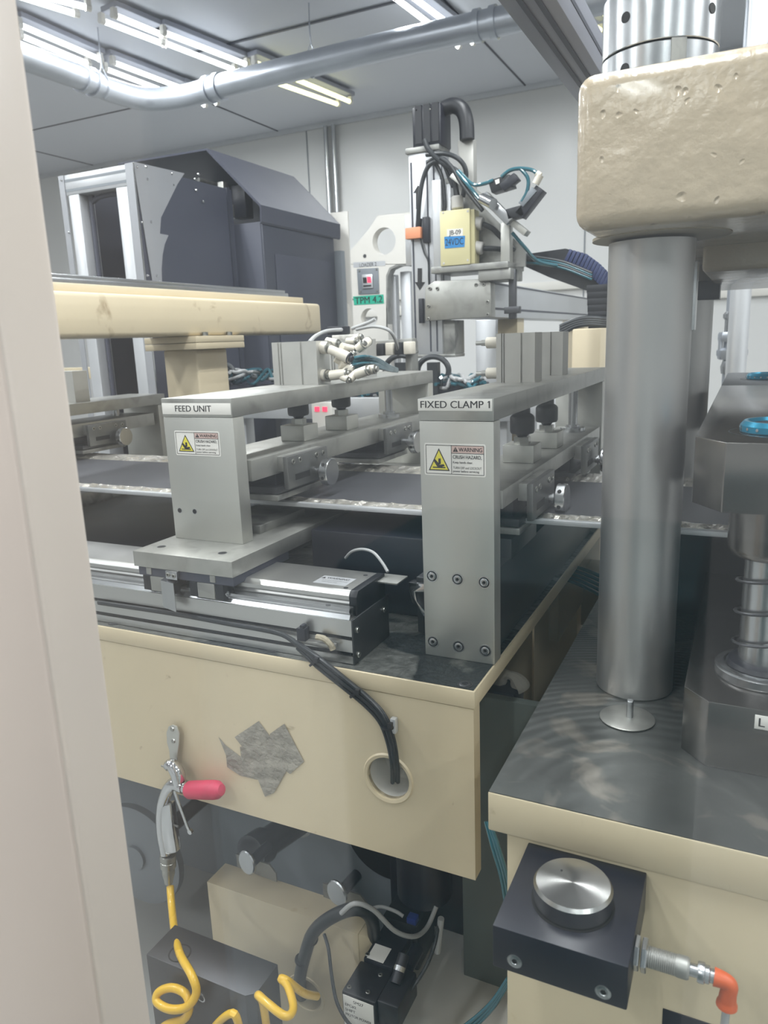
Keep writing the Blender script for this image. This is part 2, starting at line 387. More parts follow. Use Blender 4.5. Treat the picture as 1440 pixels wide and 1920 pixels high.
# riser pipe right of the press
pc = at(1374, 640, 1, 3.6); k = 3.6/4.5
t = thing('riser_pipe', 'vertical metal riser pipe with a sight valve, seen right of the press columns', 'pipe', (pc.x, 3.6, 0))
def zz(py): return at(1374, py, 1, 3.6).z
x_, y_ = pc.x, 3.6
part('pipe', MB().cyl((x_, y_, zz(590)), (x_, y_, 3.48), .034).cyl((x_, y_, 0), (x_, y_, zz(690)), .034), GALV, t)
part('collar', MB().lathe((x_, y_, zz(600)), Z, [(.036, 0), (.045, .01), (.045, .025), (.036, .035)]).lathe((x_, y_, zz(622)), Z, [(.037, 0), (.037, .06)]), BRIGHT, t)
part('valve_body', MB().cyl((x_, y_, zz(668)), (x_, y_, zz(632)), .037).lathe((x_, y_, zz(640)), Z, [(.056, 0), (.06, .01), (.06, .03), (.056, .04)], 8).lathe((x_, y_, zz(674)), Z, [(.05, 0), (.062, .02), (.062, .04), (.05, .05)], 8), GALV, t)
for s in (-.047, .047): part('tie_rod', MB().cyl((x_+s, y_-.02, zz(672)), (x_+s, y_-.02, zz(634)), .009, n=8), GALV, t)
part('lower_nut', MB().lathe((x_, y_, zz(700)), Z, [(.04, 0), (.044, .03), (.034, .06)]), BRIGHT, t)
pc = at(1422, 60, 1, 3.0)
single('vertical_tube', 'pale vertical tube rising behind the cast crown, top right corner', 'pipe', MB().cyl((pc.x, 3.0, 1.2), (pc.x, 3.0, 3.48), .034), ANOD)

# enclosure rail overhead
e0, e1 = at(930, 0, 2, 2.1), at(1045, 0, 2, 2.1)
t = thing('overhead_profile', 'grey aluminium profile running back overhead beside the cast crown', 'beam', (-.41, 2, 2.1))
part('profile_body', MB().box(-.462, -.365, 0.4, 3.9, 2.102, 2.19, .003), PROF, t)
part('slot_strip', MB().box(-.43, -.42, 0.41, 3.89, 2.0985, 2.103).box(-.4, -.39, .41, 3.89, 2.0985, 2.103).box(-.3655, -.3635, .41, 3.89, 2.14, 2.15), SLATE2, t)
part('foot_post', MB().box(-.462, -.365, 3.82, 3.9, 0, 2.1, .003), GREYS, t)

# ------------------------------------------------------------------ bench
BX0 = -2.8
t = thing('machine_bench', 'beige enamelled machine bench with oily steel top carrying the clamps', 'machine', (-1.5, 1.2, 0))
part('top_plate', MB().box(BX0, -.338, .973, 2.3, .954, .984, .003), BEIGE, t)
part('machined_surface', MB().box(BX0+.003, -.341, .976, 2.297, .9835, .985), STEELO, t)
def plate_hole(mb, x0, x1, z0, z1, y0, y1, cx, cz, r, n=48):
    ang = sorted([2*PI*k/n for k in range(n)] + [math.atan2(z-cz, x-cx) % (2*PI) for x in (x0, x1) for z in (z0, z1)])
    def rim(a):
        c, s = math.cos(a), math.sin(a); q = []
        if abs(c) > 1e-9: q.append(((x1 if c > 0 else x0)-cx)/c)
        if abs(s) > 1e-9: q.append(((z1 if s > 0 else z0)-cz)/s)
        u = min(v for v in q if v > 0); return cx+c*u, cz+s*u
    N = len(ang); vs = []
    for y in (y0, y1):
        for a in ang: vs.append((cx+r*math.cos(a), y, cz+r*math.sin(a)))
        for a in ang: p = rim(a); vs.append((p[0], y, p[1]))
    fs = []
    for i in range(N):
        j = (i+1) % N
        fs += [(i, j, N+j, N+i), (2*N+i, 3*N+i, 3*N+j, 2*N+j), (i, 2*N+i, 2*N+j, j), (N+i, N+j, 3*N+j, 3*N+i)]
    return mb.poly(vs, fs, smooth=True)
HC = (-.489, .802)
part('front_panel', plate_hole(MB(), BX0+.01, -.341, .656, .9535, .975, 1.003, HC[0], HC[1], .037), BEIGE_S, t)
pr = part('cable_port', MB().lathe((HC[0], .977, HC[1]), -Y, [(.037, -.03), (.037, 0), (.038, .004), (.043, .005), (.046, .001), (.046, 0)], 48, cap=False), BEIGE, t)
part('port_liner', MB().lathe((HC[0], 1.003, HC[1]), Y, [(.0369, -.02), (.0369, .035), (.030, .045), (.0001, .045)], 40, cap=False), WPLAST, pr)
for px, py in ((872, 1283), (515, 1218), (215, 1168)):
    mb = MB(); p = at(px, py, 2, .985); mb.m(0).lathe(p-Z*.001, Z, [(.0125, 0), (.0125, .0016), (.010, .0016), (.010, .0008)], 24, cap=False); mb.bolt(p-Z*.0015, Z, .0095, .003)
    part('plate_bolt', mb, [DARKST, HOLE], t)
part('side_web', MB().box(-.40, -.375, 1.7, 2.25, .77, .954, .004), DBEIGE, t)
part('inner_panel', MB().box(BX0, -.62, 1.46, 1.48, .0, .95), GREYS, t)
part('inner_beam', MB().box(BX0, -.40, 1.35, 1.46, .62, .72, .004), SLATE, t)
for x0, y0 in ((-.50, 1.95), (-2.7, 1.95), (-2.7, 1.02)):
    part('leg', MB().box(x0, x0+.12, y0, y0+.12, 0, .954, .004), BEIGE, t)
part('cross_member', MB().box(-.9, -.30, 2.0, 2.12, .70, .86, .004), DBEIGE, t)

# edge chips and tape on the front panel
mb = MB(); yy = .9745
def flat(mb, pts, y, d=-.0004):
    P = [at(a, b, 1, y) for a, b in pts]; return mb.prism(P, (0, d, 0))
flat(mb, [(410, 1382), (424, 1398), (480, 1440), (500, 1490), (484, 1462), (450, 1454), (426, 1438), (424, 1416)], yy)
flat(mb, [(440, 1382), (485, 1352), (506, 1380), (514, 1418), (484, 1440), (462, 1410)], yy-.0005)
flat(mb, [(506, 1376), (533, 1357), (570, 1428), (544, 1451), (528, 1440), (510, 1420)], yy-.001)
flat(mb, [(450, 1400), (520, 1400), (540, 1440), (514, 1486), (497, 1494), (484, 1462), (455, 1448)], yy-.0015)
single('tape_patch', 'crossed strips of grey tape stuck on the beige bench front', 'tape', mb, TAPE)

# ------------------------------------------------------------------ portal clamps
def warning_label(parent, P0, xd, wd, hd):
    """crush hazard sticker: P0 lower left corner"""
    mb = MB(); xd = V(xd); n = V((0, -1, 0)); q = lambda u, v, k=0: P0 + xd*u*wd + Z*v*hd + n*(.0003+k*.0001)
    rr = []
    for cx, cz, a0 in ((.97, .93, 0), (.03, .93, 1), (.03, .07, 2), (.97, .07, 3)):
        for k in range(5):
            a = (a0 + k/4)*PI/2; rr.append(P0 + xd*(cx*wd + .0015*math.cos(a)*2) + Z*(cz*hd + .0015*math.sin(a)*2))
    mb.m(0).prism(rr, n*.0003)
    def rect(u0, u1, v0, v1, mi, k=1): mb.m(mi).prism([q(u0, v0, k), q(u1, v0, k), q(u1, v1, k), q(u0, v1, k)], n*.00005)
    def line(u0, v0, u1, v1, tk=.0008):
        a, b = q(u0, v0, 3), q(u1, v1, 3); d = (b-a).normalized(); s_ = d.cross(n)*tk/2
        mb.m(1).prism([a-s_, b-s_, b+s_, a+s_], n*.00005)
    line(.03, .07, .03, .93); line(.97, .07, .97, .93); line(.03, .07, .97, .07); line(.03, .93, .97, .93); line(.45, .07, .45, .93); line(.45, .7, .97, .7)
    rect(.455, .965, .71, .92, 3)
    T = [q(.07, .16, 2), q(.42, .16, 2), q(.245, .84, 2)]; mb.m(1).prism(T, n*.00005)
    c = (T[0]+T[1]+T[2])/3; mb.m(2).prism([c+(p-c)*.85+n*.0001 for p in T], n*.00005)
    def blob(pts): mb.m(1).prism([q(u, v, 5) for u, v in pts], n*.00005)
    blob([(.14, .24), (.35, .24), (.35, .275), (.14, .275)])
    blob([(.15, .47), (.175, .52), (.26, .34), (.32, .36), (.34, .31), (.25, .24), (.21, .29)])
    blob([(.235, .36), (.275, .36), (.275, .53), (.235, .53)])
    blob([(.29, .30), (.33, .35), (.31, .36)])
    mb.m(1).prism([q(.475, .745, 3), q(.56, .745, 3), q(.5175, .89, 3)], n*.00005)
    mb.m(3).text('!', q(.5175, .765, 6), xd, Z, hd*.08, None, 0, 'CENTER', .03)
    mb.m(1).text('WARNING', q(.57, .755, 4), xd, Z, hd*.12, wd*.375, 0, bold=.02)
    mb.text('CRUSH HAZARD,', q(.475, .54, 4), xd, Z, hd*.105, wd*.46, 0, bold=.01)
    mb.text('Keep hands clear.', q(.475, .40, 4), xd, Z, hd*.065, wd*.32, 0, bold=.01)
    mb.text('TURN OFF and LOCKOUT', q(.475, .235, 4), xd, Z, hd*.07, wd*.46, 0)
    mb.text('power before servicing', q(.475, .135, 4), xd, Z, hd*.065, wd*.42, 0, bold=.02)
    return part('warning_label', mb, [WHITE, INK, YEL, PINKL], parent)

def cylinder_unit(x0, x1, y0, y1, z0, z1, parent):
    # extruded air cylinder body with slots down its faces
    g = .0035; pts = []
    def edge(a, b, n):
        a, b, n = V(a), V(b), V(n); L = (b-a)
        seq = [(0, 0), (.13, 0), (.14, 1), (.16, 1), (.17, 0), (.19, 0), (.20, 1), (.22, 1), (.23, 0), (.64, 0), (.65, 1), (.68, 1), (.69, 0), (1, 0)]
        for u, k in seq: pts.append(a + L*u - n*g*k)
    edge((x0, y0, z0), (x1, y0, z0), (0, -1, 0)); edge((x1, y1, z0), (x0, y1, z0), (0, 1, 0))
    o = part('pneumatic_cylinder', MB().prism(pts, (0, 0, z1-z0)), CYL, parent)
    return o
def hexnut(mb, p, h, r, mi=0): mb.m(mi).cyl(p, V(p)+Z*h, r, n=6); return mb

def portal(root, xl, xr, yf, zfoot, zb, bt, ztop=1.41, fit=None, yend=2.03):
    part('column', MB().box(xl, xr, yf, yf+.033, zfoot, ztop-.0345, .0012), ALU, root)
    part('rear_column', MB().box(xl, xr, yend-.035, yend, zfoot, ztop-.0345, .0012), ALU, root)
    part('top_beam', MB().box(xl-.0005, xr+.0005, yf-.0008, yend, ztop-.034, ztop, .0012), ALUP, root)
    lb = part('lower_beam', MB().box(xl+.012, xr, yf+.045, yend-.06, zb-bt, zb, .0012), ALUP, root)
    for y0 in (1.44, 1.68):
        c = cylinder_unit(xl+.01, xr-.034, y0, y0+.056, ztop, ztop+.094, root)
    for yc in (1.405, 1.60):
        xc = (xl+xr)/2 + .012
        part('pressure_block', MB().box(xc-.03, xc+.03, yc-.03, yc+.03, zb+.0005, zb+.034, .001), ALU, root)
        n_ = part('coupling', MB().lathe((xc, yc, zb+.052), Z, [(.008, -.006), (.013, 0), (.0215, .002), (.0235, .006), (.0235, .032), (.021, .036), (.015, .04), (.015, ztop-.034-zb-.052)]), BLKP, root)
        part('hex_nut', MB().cyl((xc, yc, zb+.034), (xc, yc, zb+.047), .0165, n=6), BOLT, n_)
    xc = (xl+xr)/2
    g = part('guide_rod', MB().cyl((xc+.012, 1.87, zb), (xc+.012, 1.87, ztop-.034), .011), BRIGHT, root)
    part('flange', MB().lathe((xc+.012, 1.87, zb), Z, [(.03, 0), (.03, .01), (.017, .011), (.017, .016)]), BRIGHT, g)
    for y0 in (1.208, 1.66):
        part('spacer', MB().box(xr-.002, xr+.014, y0+.002, y0+.15, zb-.036, zb-.006, .001), ALUD, root)
        b = part('jaw_bracket', MB().box(xr+.014, xr+.025, y0, y0+.155, zb-.07, zb-.006, .0015), BRKT, root)
        for k, yy_ in enumerate((y0+.02, y0+.045, y0+.11, y0+.137)): part('bracket_screw', MB().bolt((xr+.0248, yy_, zb-.018), X, .0055, .002), [BOLT, HOLE], b)
        part('slot_window', MB().box(xr+.0245, xr+.0255, y0+.025, y0+.08, zb-.056, zb-.044), HOLE, b)
        kz, ky = zb-.054, y0+.117
        kn = part('knob', MB().lathe((xr+.025, ky, kz), X, [(.008, 0), (.008, .006), (.011, .006), (.011, .009), (.008, .009), (.008, .014), (.0265, .014), (.028, .0155), (.028, .0305), (.0265, .032)], 40), BRIGHT, root)
        for k in range(6):
            a = k*PI/3 + .35; d = V((0, math.cos(a), math.sin(a)))
            part('spanner_hole', MB().lathe(V((xr+.0475, ky, kz)) + d*.0276, d, [(.0038, 0), (.0038, .0008)], 12), HOLE, kn)
        part('jaw_carrier', MB().box(xl+.02, xr-.012, y0+.01, y0+.15, zb-.066, zb-bt, .001), BLACK, root)
        part('upper_jaw', MB().box(xl+.005, xr+.004, y0-.01, y0+.16, zb-.079, zb-.066, .0008), DARKST, root)
        part('lower_jaw', MB().box(xl+.008, xr+.006, y0-.014, y0+.162, zb-.092, zb-.081, .0008), ALUD, root)

# --- fixed clamp
FX0, FX1, FY = -.4585, -.338, 1.0714
t = thing('fixed_clamp', 'grey aluminium portal clamp labelled FIXED CLAMP 1, bolted to the bench corner', 'clamp', (-.4, 1.09, .985))
FIXED = t
portal(t, FX0, FX1, FY, .985, 1.262, .030)
mb = MB()
for px, py in ((810, 1080), (858, 1086), (908, 1092), (812, 1203), (860, 1212), (910, 1220)):
    p = at(px, py, 1, FY)
    b = part('bolt', MB().m(0).lathe(p+V((0, .0005, 0)), -Y, [(.0098, 0), (.0102, .0012), (.0086, .0012), (.0086, .0004)], 28, cap=False).m(1).lathe(p, -Y, [(.0088, 0), (.0088, .0004)], 24).bolt(p, -Y, .0068, .0022), [BRIGHT, HOLE], t)
P0 = at(784, 770, 1, FY-.0012); P1 = at(923, 767, 1, FY-.0012)
mb = MB().m(0).box(P0.x, P1.x, FY-.0016, FY-.001, 1.3915, 1.4095, .0001)
mb.m(1).text('FIXED CLAMP 1', (P0.x+.0045, FY-.0018, 1.3958), X, Z, .0108, .1115, 0, bold=.012)
mb.prism([(P0.x+.1148, FY-.0018, 1.4066), (P0.x+.1148, FY-.0018, 1.4050), (P0.x+.1122, FY-.0018, 1.4034), (P0.x+.1122, FY-.0018, 1.4046)], (0, -.00005, 0))
part('name_label', mb, [WHITE, INK], t)
warning_label(t, V((FX0+.0075, FY, 1.290)), X, .1005, .052)
part('anvil_rail', MB().box(-.43, -.352, 1.115, 1.95, .985, 1.125, .002), DARKST, t)
part('anvil_block', MB().box(-.43, -.348, 1.2, 1.37, 1.125, 1.16, .001).box(-.43, -.348, 1.66, 1.83, 1.125, 1.16, .001), DARKST, t)
# two plugs on the near air cylinder
for z in (1.487, 1.427):
    f = part('port_plug', MB().cyl((FX0+.011, 1.467, z), (FX0-.018, 1.467, z), .011, n=16, bev=.001), NYLON, t)
    part('plug_tip', MB().cyl((FX0-.018, 1.467, z), (FX0-.028, 1.467, z), .007, n=6).cyl((FX0-.028, 1.467, z), (FX0-.04, 1.467, z), .0045, n=10), BOLT, f)

# --- feed unit clamp on its slide
GX0, GX1, GY = -.9815, -.822, 1.08
t = thing('feed_clamp', 'grey aluminium portal clamp labelled FEED UNIT on its sliding base plate', 'clamp', (-.9, 1.09, 1.06))
FEED = t
portal(t, GX0, GX1, GY, 1.142, 1.292, .040)
REAR = copy_tree(t)
mb = MB().m(0).box(GX0+.001, GX1-.0015, GY-.0014, GY-.001, 1.381, 1.4015, .0001)
mb.m(1).text('FEED UNIT', (GX0+.032, GY-.0016, 1.3862), X, Z, .0112, .083, 0, bold=.012)
part('name_label', mb, [WHITE, INK], t)
warning_label(t, V((GX0+.023, GY, 1.3045)), X, .104, .0465)
mb = MB()
for px, py in ((337, 957), (365, 959)):
    p = at(px, py, 1, GY); mb.m(0).lathe(p, -Y, [(.0052, 0), (.0052, .0003)], 20).m(1).lathe(p, -Y, [(.0042, .0001), (.0042, .0006)], 20)
part('screw_hole', mb, [BRIGHT, HOLE], t)
part('base_plate', MB().box(-.996, -.773, .98, 2.0, 1.113, 1.142, .001), ALUP, t)
mb = MB()
for px, py in ((303, 1025), (417, 1037)):
    p = at(px, py, 2, 1.142); mb.m(0).lathe(p, Z, [(.0085, 0), (.0085, .0003)], 24).m(1).lathe(p, Z, [(.007, .0001), (.007, .0005)], 24)
part('counterbore', mb, [BRIGHT, HOLE], t)
part('stop_block', MB().box(-.96, -.835, 1.155, 1.32, 1.142, 1.158, .001), ALUD, t)
part('carriage', MB().box(-.99, -.776, .984, 1.16, 1.096, 1.1125, .001), SLATE, t)
mb = MB()
for x in (-.965, -.82): mb.box(x-.006, x+.006, .9825, .99, 1.099, 1.112, .001)
part('carriage_stud', mb, ALUD, t)
for x0 in (-.982, -.874):
    b = part('bearing_block', MB().m(0).box(x0+.018, x0+.056, .983, 1.03, 1.068, 1.096, .0015).m(1).box(x0, x0+.0175, .984, 1.03, 1.068, 1.096, .001).box(x0+.0565, x0+.074, .984, 1.03, 1.068, 1.096, .001), [ALUD, BLKP], t)
mb = MB().m(0)
for p in ((-.799, .992, 1.078), (-.799, 1.012, 1.092), (-.799, 1.03, 1.094)):
    mb.m(0).lathe(p, X, [(.0048, 0), (.0048, .002), (.003, .002), (.003, .0005)], 16)
part('grease_nipple', mb, [CHROME], t)
mb = MB().box(-.919, -.893, .9755, .984, 1.0975, 1.113, .0008).poly([(-.929, .972, 1.095), (-.900, .972, 1.092), (-.929, .985, 1.097), (-.900, .985, 1.094), (-.929, .972, 1.044), (-.900, .972, 1.038), (-.929, .9735, 1.044), (-.900, .9735, 1.038), (-.929, .985, 1.094), (-.9, .985, 1.091), (-.929, .9735, 1.093), (-.9, .9735, 1.090)],
    [(0, 1, 5, 4), (4, 5, 7, 6), (0, 2, 3, 1), (2, 8, 9, 3), (8, 10, 11, 9), (10, 6, 7, 11), (0, 4, 6, 10, 8, 2), (1, 3, 9, 11, 7, 5)])
f = part('sensor_flag', mb, BRIGHT, t)
part('flag_screw', MB().bolt((-.913, .9757, 1.106), -Y, .0042, .002).bolt((-.900, .9757, 1.105), -Y, .0042, .002), [BOLT, HOLE], f)
# fittings cluster on the right face of the air cylinders
mb = MB(); y0 = 1.455
def fit(a, b, r, y0=1.47, y1=None, name='elbow_fitting', m=NYLON):
    p, q = at(*a, 1, y0), at(*b, 1, y1 or y0)
    f = part(name, MB().cyl(p, q, r, n=16, bev=.001), m, FEED); return f, p, q
for a, b, r, y0, y1 in (((588, 652), (618, 652), .0135, 1.47, 1.46), ((592, 704), (616, 704), .0135, 1.47, 1.46), ((618, 655), (648, 668), .010, 1.45, 1.45),
        ((634, 662), (656, 672), .012, 1.45, 1.45), ((640, 650), (662, 655), .009, 1.47, 1.5), ((620, 704), (652, 700), .011, 1.45, 1.45), ((640, 706), (655, 712), .008, 1.45, 1.44),
        ((636, 684), (658, 690), .009, 1.46, 1.48), ((650, 676), (662, 664), .009, 1.47, 1.48), ((668, 702), (690, 694), .011, 1.45, 1.45), ((670, 655), (682, 645), .010, 1.5, 1.5), ((645, 700), (658, 690), .010, 1.45, 1.47), ((660, 640), (676, 632), .009, 1.6, 1.6), ((676, 652), (690, 640), .011, 1.55, 1.6), ((612, 640), (634, 644), .010, 1.62, 1.62), ((655, 712), (668, 700), .009, 1.44, 1.46), ((690, 694), (704, 692), .010, 1.46, 1.46), ((628, 672), (642, 680), .008, 1.46, 1.47), ((650, 640), (668, 640), .008, 1.55, 1.55)):
    f, p, q = fit(a, b, r, y0, y1)
    d = (q-p).normalized()
    part('collar_ring', MB().cyl(q-d*.003, q, r*1.04, n=16).cyl(q, q+d*.006, r*.62, n=12), BLACK if r == .012 else BOLT, f)

# third clamp further along, seen through the gap left of the FEED UNIT column
REAR['label'] = 'unlabelled aluminium portal clamp further back, left of the FEED UNIT column'; REAR['category'] = 'clamp'
REAR.name = 'rear_clamp'
REAR.location = V(REAR.location) + V((-.98, -.03, -.060))
for ch in REAR.children:
    if ch.name.split('.')[0] in ('lower_beam', 'spacer', 'jaw_bracket', 'knob', 'jaw_carrier', 'upper_jaw', 'lower_jaw', 'pressure_block'): ch.location.z += .058
part('foot_plate', MB().box(-1.98, -1.78, .99, 2.0, 1.05, 1.085, .001).box(-1.96, -1.80, 1.0, 2.0, .985, 1.05), ALUD, REAR)

# ------------------------------------------------------------------ linear actuator under the feed clamp
t = thing('linear_actuator', 'long extruded aluminium linear actuator along the front of the bench', 'actuator', (-1.5, 1.05, .985))
# slotted front: profile in the YZ plane
prof = [(.99, .986), (.99, .999), (.997, .999), (.997, 1.006), (.99, 1.006), (.99, 1.027), (.996, 1.027), (.996, 1.0335), (.99, 1.0335), (.99, 1.061), (1.12, 1.061), (1.12, .986)]
part('extrusion', MB().prism([(BX0, y, z) for y, z in prof], (-.552-BX0, 0, 0)), ANODX, t)
part('slot_seal', MB().box(BX0, -.556, .9935, .998, .9992, 1.0058).box(BX0, -.556, .9935, .997, 1.0272, 1.0333), BLKP, t)
part('guide_rail', MB().prism([(BX0, y, z) for y, z in ((.993, 1.061), (.997, 1.068), (.994, 1.074), (.995, 1.0785), (1.010, 1.0785), (1.011, 1.074), (1.008, 1.068), (1.011, 1.061))], (-.557-BX0, 0, 0)), BRIGHT, t)
cv = part('belt_cover', MB().prism([(BX0, y, z) for y, z in ((1.0135, 1.0615), (1.0135, 1.081), (1.0155, 1.084), (1.0135, 1.087), (1.0135, 1.094), (1.0195, 1.101), (1.0225, 1.102), (1.118, 1.102), (1.118, 1.0615))], (-.567-BX0, 0, 0)), ANODX, t)
q = at(590, 1082, 2, 1.102); xd = (at(680, 1092, 2, 1.102)-at(580, 1074, 2, 1.102)); xd = X
mb = MB().m(0).box(-.648, -.585, 1.035, 1.075, 1.1021, 1.1024)
mb.m(1).text('WARNING', (-.636, 1.061, 1.1024), X, Y, .008, .043, .0001, bold=.02).text('Do not remove the cover while moving.', (-.640, 1.052, 1.1024), X, Y, .003, .05, .0001).text('Keep hands away.', (-.636, 1.044, 1.1024), X, Y, .003, .03, .0001)
mb.prism([(-.646, 1.0605, 1.1024), (-.638, 1.0605, 1.1024), (-.642, 1.0685, 1.1024)], (0, 0, .0001))
part('cover_label', mb, [ANOD, INK], cv)
mb = MB()
for x, y in ((-.58, 1.028), (-.58, 1.10), (-.60, 1.0015)): mb.lathe((x, y, 1.102 if y > 1.01 else 1.0785), Z, [(.0042, 0), (.0042, .0003)], 16)
part('cover_screw', mb, DARKST, cv)
part('end_cap', MB().prism([(-.5665, y, z) for y, z in ((1.0125, 1.0615), (1.0125, 1.093), (1.020, 1.1025), (1.12, 1.1025), (1.12, 1.0615))], (.014, 0, 0), .001), BLKP, t)
ep = part('end_plate', MB().box(-.5515, -.5485, .9885, 1.122, .9855, 1.063, .0005), DARKST, t)
mb = MB().bolt((-.5485, 1.0, 1.043), X, .005, .004).bolt((-.5485, 1.0, 1.0), X, .005, .004).bolt((-.5485, 1.1, 1.043), X, .005, .004)
part('end_screw', mb, [BOLT, HOLE], ep)
mb = MB().box(-.566, -.515, 1.09, 1.135, 1.094, 1.097, .0005)
part('sensor_tab', mb, ALUD, t)
P = [at(648, 1046, 1, 1.17), at(660, 1034, 1, 1.16), at(680, 1030, 1, 1.15), at(700, 1036, 1, 1.14), at(716, 1054, 1, 1.13), at(727, 1072, 1, 1.12)]
single('zip_tie', 'thin curved grey cable tie standing over the actuator end', 'cable tie', MB().tube(P, .0028, 8), GCABLE)
# sensor bracket at the front of the rail
t = thing('limit_sensor', 'small black slot sensor clipped to the front slot of the actuator', 'sensor', at(590, 1200, 1, .98))
a = at(565, 1192, 1, .982)
part('sensor_body', MB().box(a.x-.004, a.x+.012, .974, .989, a.z-.006, a.z+.016, .001).box(a.x+.003, a.x+.010, .974, .985, a.z+.016, a.z+.022, .001), BLACK, t)
part('mount_strip', MB().box(a.x-.01, a.x+.064, .977, .989, a.z-.012, a.z-.006, .0008), ALUD, t)
b = at(608, 1205, 1, .978)
part('glue_blob', MB().tube([b+V((-.014, 0, .008)), b+V((0, 0, .007)), b+V((.012, 0, -.002)), b+V((.016, 0, -.010))], .0052, 8), mat('yellowed_glue', (150, 142, 122), .5, bump=.5, bs=90), t)
# cable bundle from the slot into the port
mb = MB()
PTS = [(185, 1132), (320, 1152), (430, 1172), (520, 1189), (560, 1212), (600, 1245), (650, 1285), (690, 1318), (718, 1350), (733, 1390), (740, 1430), (741, 1462)]
t = thing('cable_bundle', 'black cables tied together, hanging from the actuator into the round port', 'cable', at(600, 1245, 1, .965))
for i, (dx, dy) in enumerate(((0, 0), (4, -7), (-5, 5), (5, 4), (-1, -9))):
    pts = []
    for k, (x, y) in enumerate(PTS):
        f = 0 if k < 3 else min(1, (k-3)/2)
        yv = .984 if k < 4 else (.974 if k == 4 else .964)
        if k >= 11: yv = 1.0
        if k < 4 and i > 1: yv = .985
        pts.append(at(x+dx*f, y+dy*f+(i-2)*1.2*(1-f), 1, yv + (.002 if i % 2 else -.002)*f))
    if i in (2, 3, 4): pts = pts[4:]
    part('cable', MB().tube(pts, .0036 if i else .0042, 8), CABLE, t)
for (x, y) in ((592, 1241), (668, 1300), (728, 1362)):
    p = at(x, y, 1, .964)
    part('zip_tie', MB().lathe(p-X*.0015, V((.6, 0, -.7)) if x < 700 else Z, [(.0115, -.002), (.0115, .002)], 14).box(p.x+.004, p.x+.011, .952, .959, p.z+.004, p.z+.012), BLKP, t)
p = at(738, 1358, 1, .97)
part('tie_mount', MB().box(p.x-.004, p.x+.006, .964, .9745, p.z-.014, p.z+.012, .002), ANOD, t)

# ------------------------------------------------------------------ web of film
def web(y0, y1, mb, z=1.188, amp=0., x0=BX0, x1=1.4, nx=520, ny=4, th=.0015):
    vs = []; fs = []
    for k in range(2):
        for i in range(nx+1):
            for j in range(ny+1):
                a = amp*(random.random()-.5) if 0 < j < ny else 0
                vs.append((x0+(x1-x0)*i/nx, y0+(y1-y0)*j/ny, z-k*th+a*(1-k)))
    N = (nx+1)*(ny+1)
    for i in range(nx):
        for j in range(ny):
            q = i*(ny+1)+j; fs.append((q, q+1, q+ny+2, q+ny+1)); fs.append((N+q, N+q+ny+1, N+q+ny+2, N+q+1))
    return mb.poly(vs, fs)
t = thing('film_web', 'dark coated film web with bare crinkled foil edges running through the clamps', 'film', (-.7, 1.45, 1.188))
part('coated_band', MB().box(BX0, 1.4, 1.29, 1.60, 1.1862, 1.1878), FILM, t)
part('foil_edge', web(1.252, 1.29, MB(), amp=.009), FOIL, t, 'crinkled bare foil along the near edge')
part('foil_edge', web(1.60, 1.70, MB(), amp=.012), FOIL, t, 'crinkled bare foil along the far edge')
part('edge_trim', MB().box(BX0, 1.4, 1.240, 1.2525, 1.180, 1.1885, .0006), ANOD, t)
# dark boxes standing in for the shadow under the web, then a clip
single('web_shade_box', 'dark box on the bench standing in for the shadow beneath the film web', 'cover', MB().box(-.765, -.468, 1.225, 1.95, .985, 1.14, .004), BLACK)
single('web_shade_slab', 'long dark slab standing in for the web shadow left of the FEED UNIT clamp', 'guard', MB().box(-1.76, -1.01, 1.16, 1.80, .985, 1.05, .004), BLKP)
t = thing('latch_bracket', 'bright bent clip standing behind the fixed clamp column', 'bracket', at(785, 1130, 1, 1.16))
mb = MB(); pp = [at(x, y, 1, 1.15) for x, y in ((766, 1092), (800, 1096), (800, 1110), (778, 1110), (782, 1128), (800, 1150), (796, 1158), (772, 1128), (767, 1108))]
part('clip_body', mb.prism(pp, (0, .03, 0), .001), CHROME, t)
pp = [at(x, y, 1, 1.16) for x, y in ((762, 1084), (800, 1086), (800, 1200), (790, 1204), (770, 1150))]
part('clip_foot', MB().box(-.508, -.46, 1.155, 1.20, .985, 1.09, .002), DARKST, t)

# ------------------------------------------------------------------ press
t = thing('press_machine', 'beige press with ground steel table, round columns and cast crown', 'machine', (.3, 1.5, 0))
part('table_plate', MB().box(-.279, 1.3, .85, 2.7, .849, .907, .003), BEIGE_S, t)
part('table_surface', MB().box(-.2775, 1.298, .8515, 2.698, .9065, .908), STEEL, t)
part('body', MB().box(-.255, 1.28, .858, 2.6, -.0889, .849, .003), BEIGE, t)
part('opening_shade_panel', MB().box(at(1243, 1890, 1, .858).x, .3, .8565, .859, .4, at(1243, 1890, 1, .858).z, .0003), BLACK, t)  # black sheet on the body, painting the shade inside an opening
CX, CY, CRD = -.144, 1.24, .062
part('column', MB().lathe((CX, CY, .908), Z, [(.060, 0), (.062, .003), (.062, .72)], 64), COLM, t)
part('column_key', MB().box(CX+.047, CX+.066, CY-.004, CY+.028, 1.497, 1.596, .001), BRIGHT, t)
part('column', MB().lathe((CX, 1.9, .908), Z, [(.062, 0), (.062, .76)], 48), COLM, t)
part('column_collar', MB().box(CX-.02, CX+.075, 1.84, 1.9, 1.56, 1.6, .001), BLACK, t)
part('dark_reflection_panel', MB().box(-.26, 1.2, 1.62, 1.635, .908, 1.135, .001), BLACK, t)  # black panel added to hide the beige beyond and darken the table's reflection
cr = part('crown', MB().box(-.228, 1.1, 1.08, 2.3, 1.634, 1.828, .022, 5), CAST, t)
part('crown_boss', MB().box(CX+.06, 1.05, 1.44, 2.2, 1.592, 1.64, .008, 3), CAST, cr)
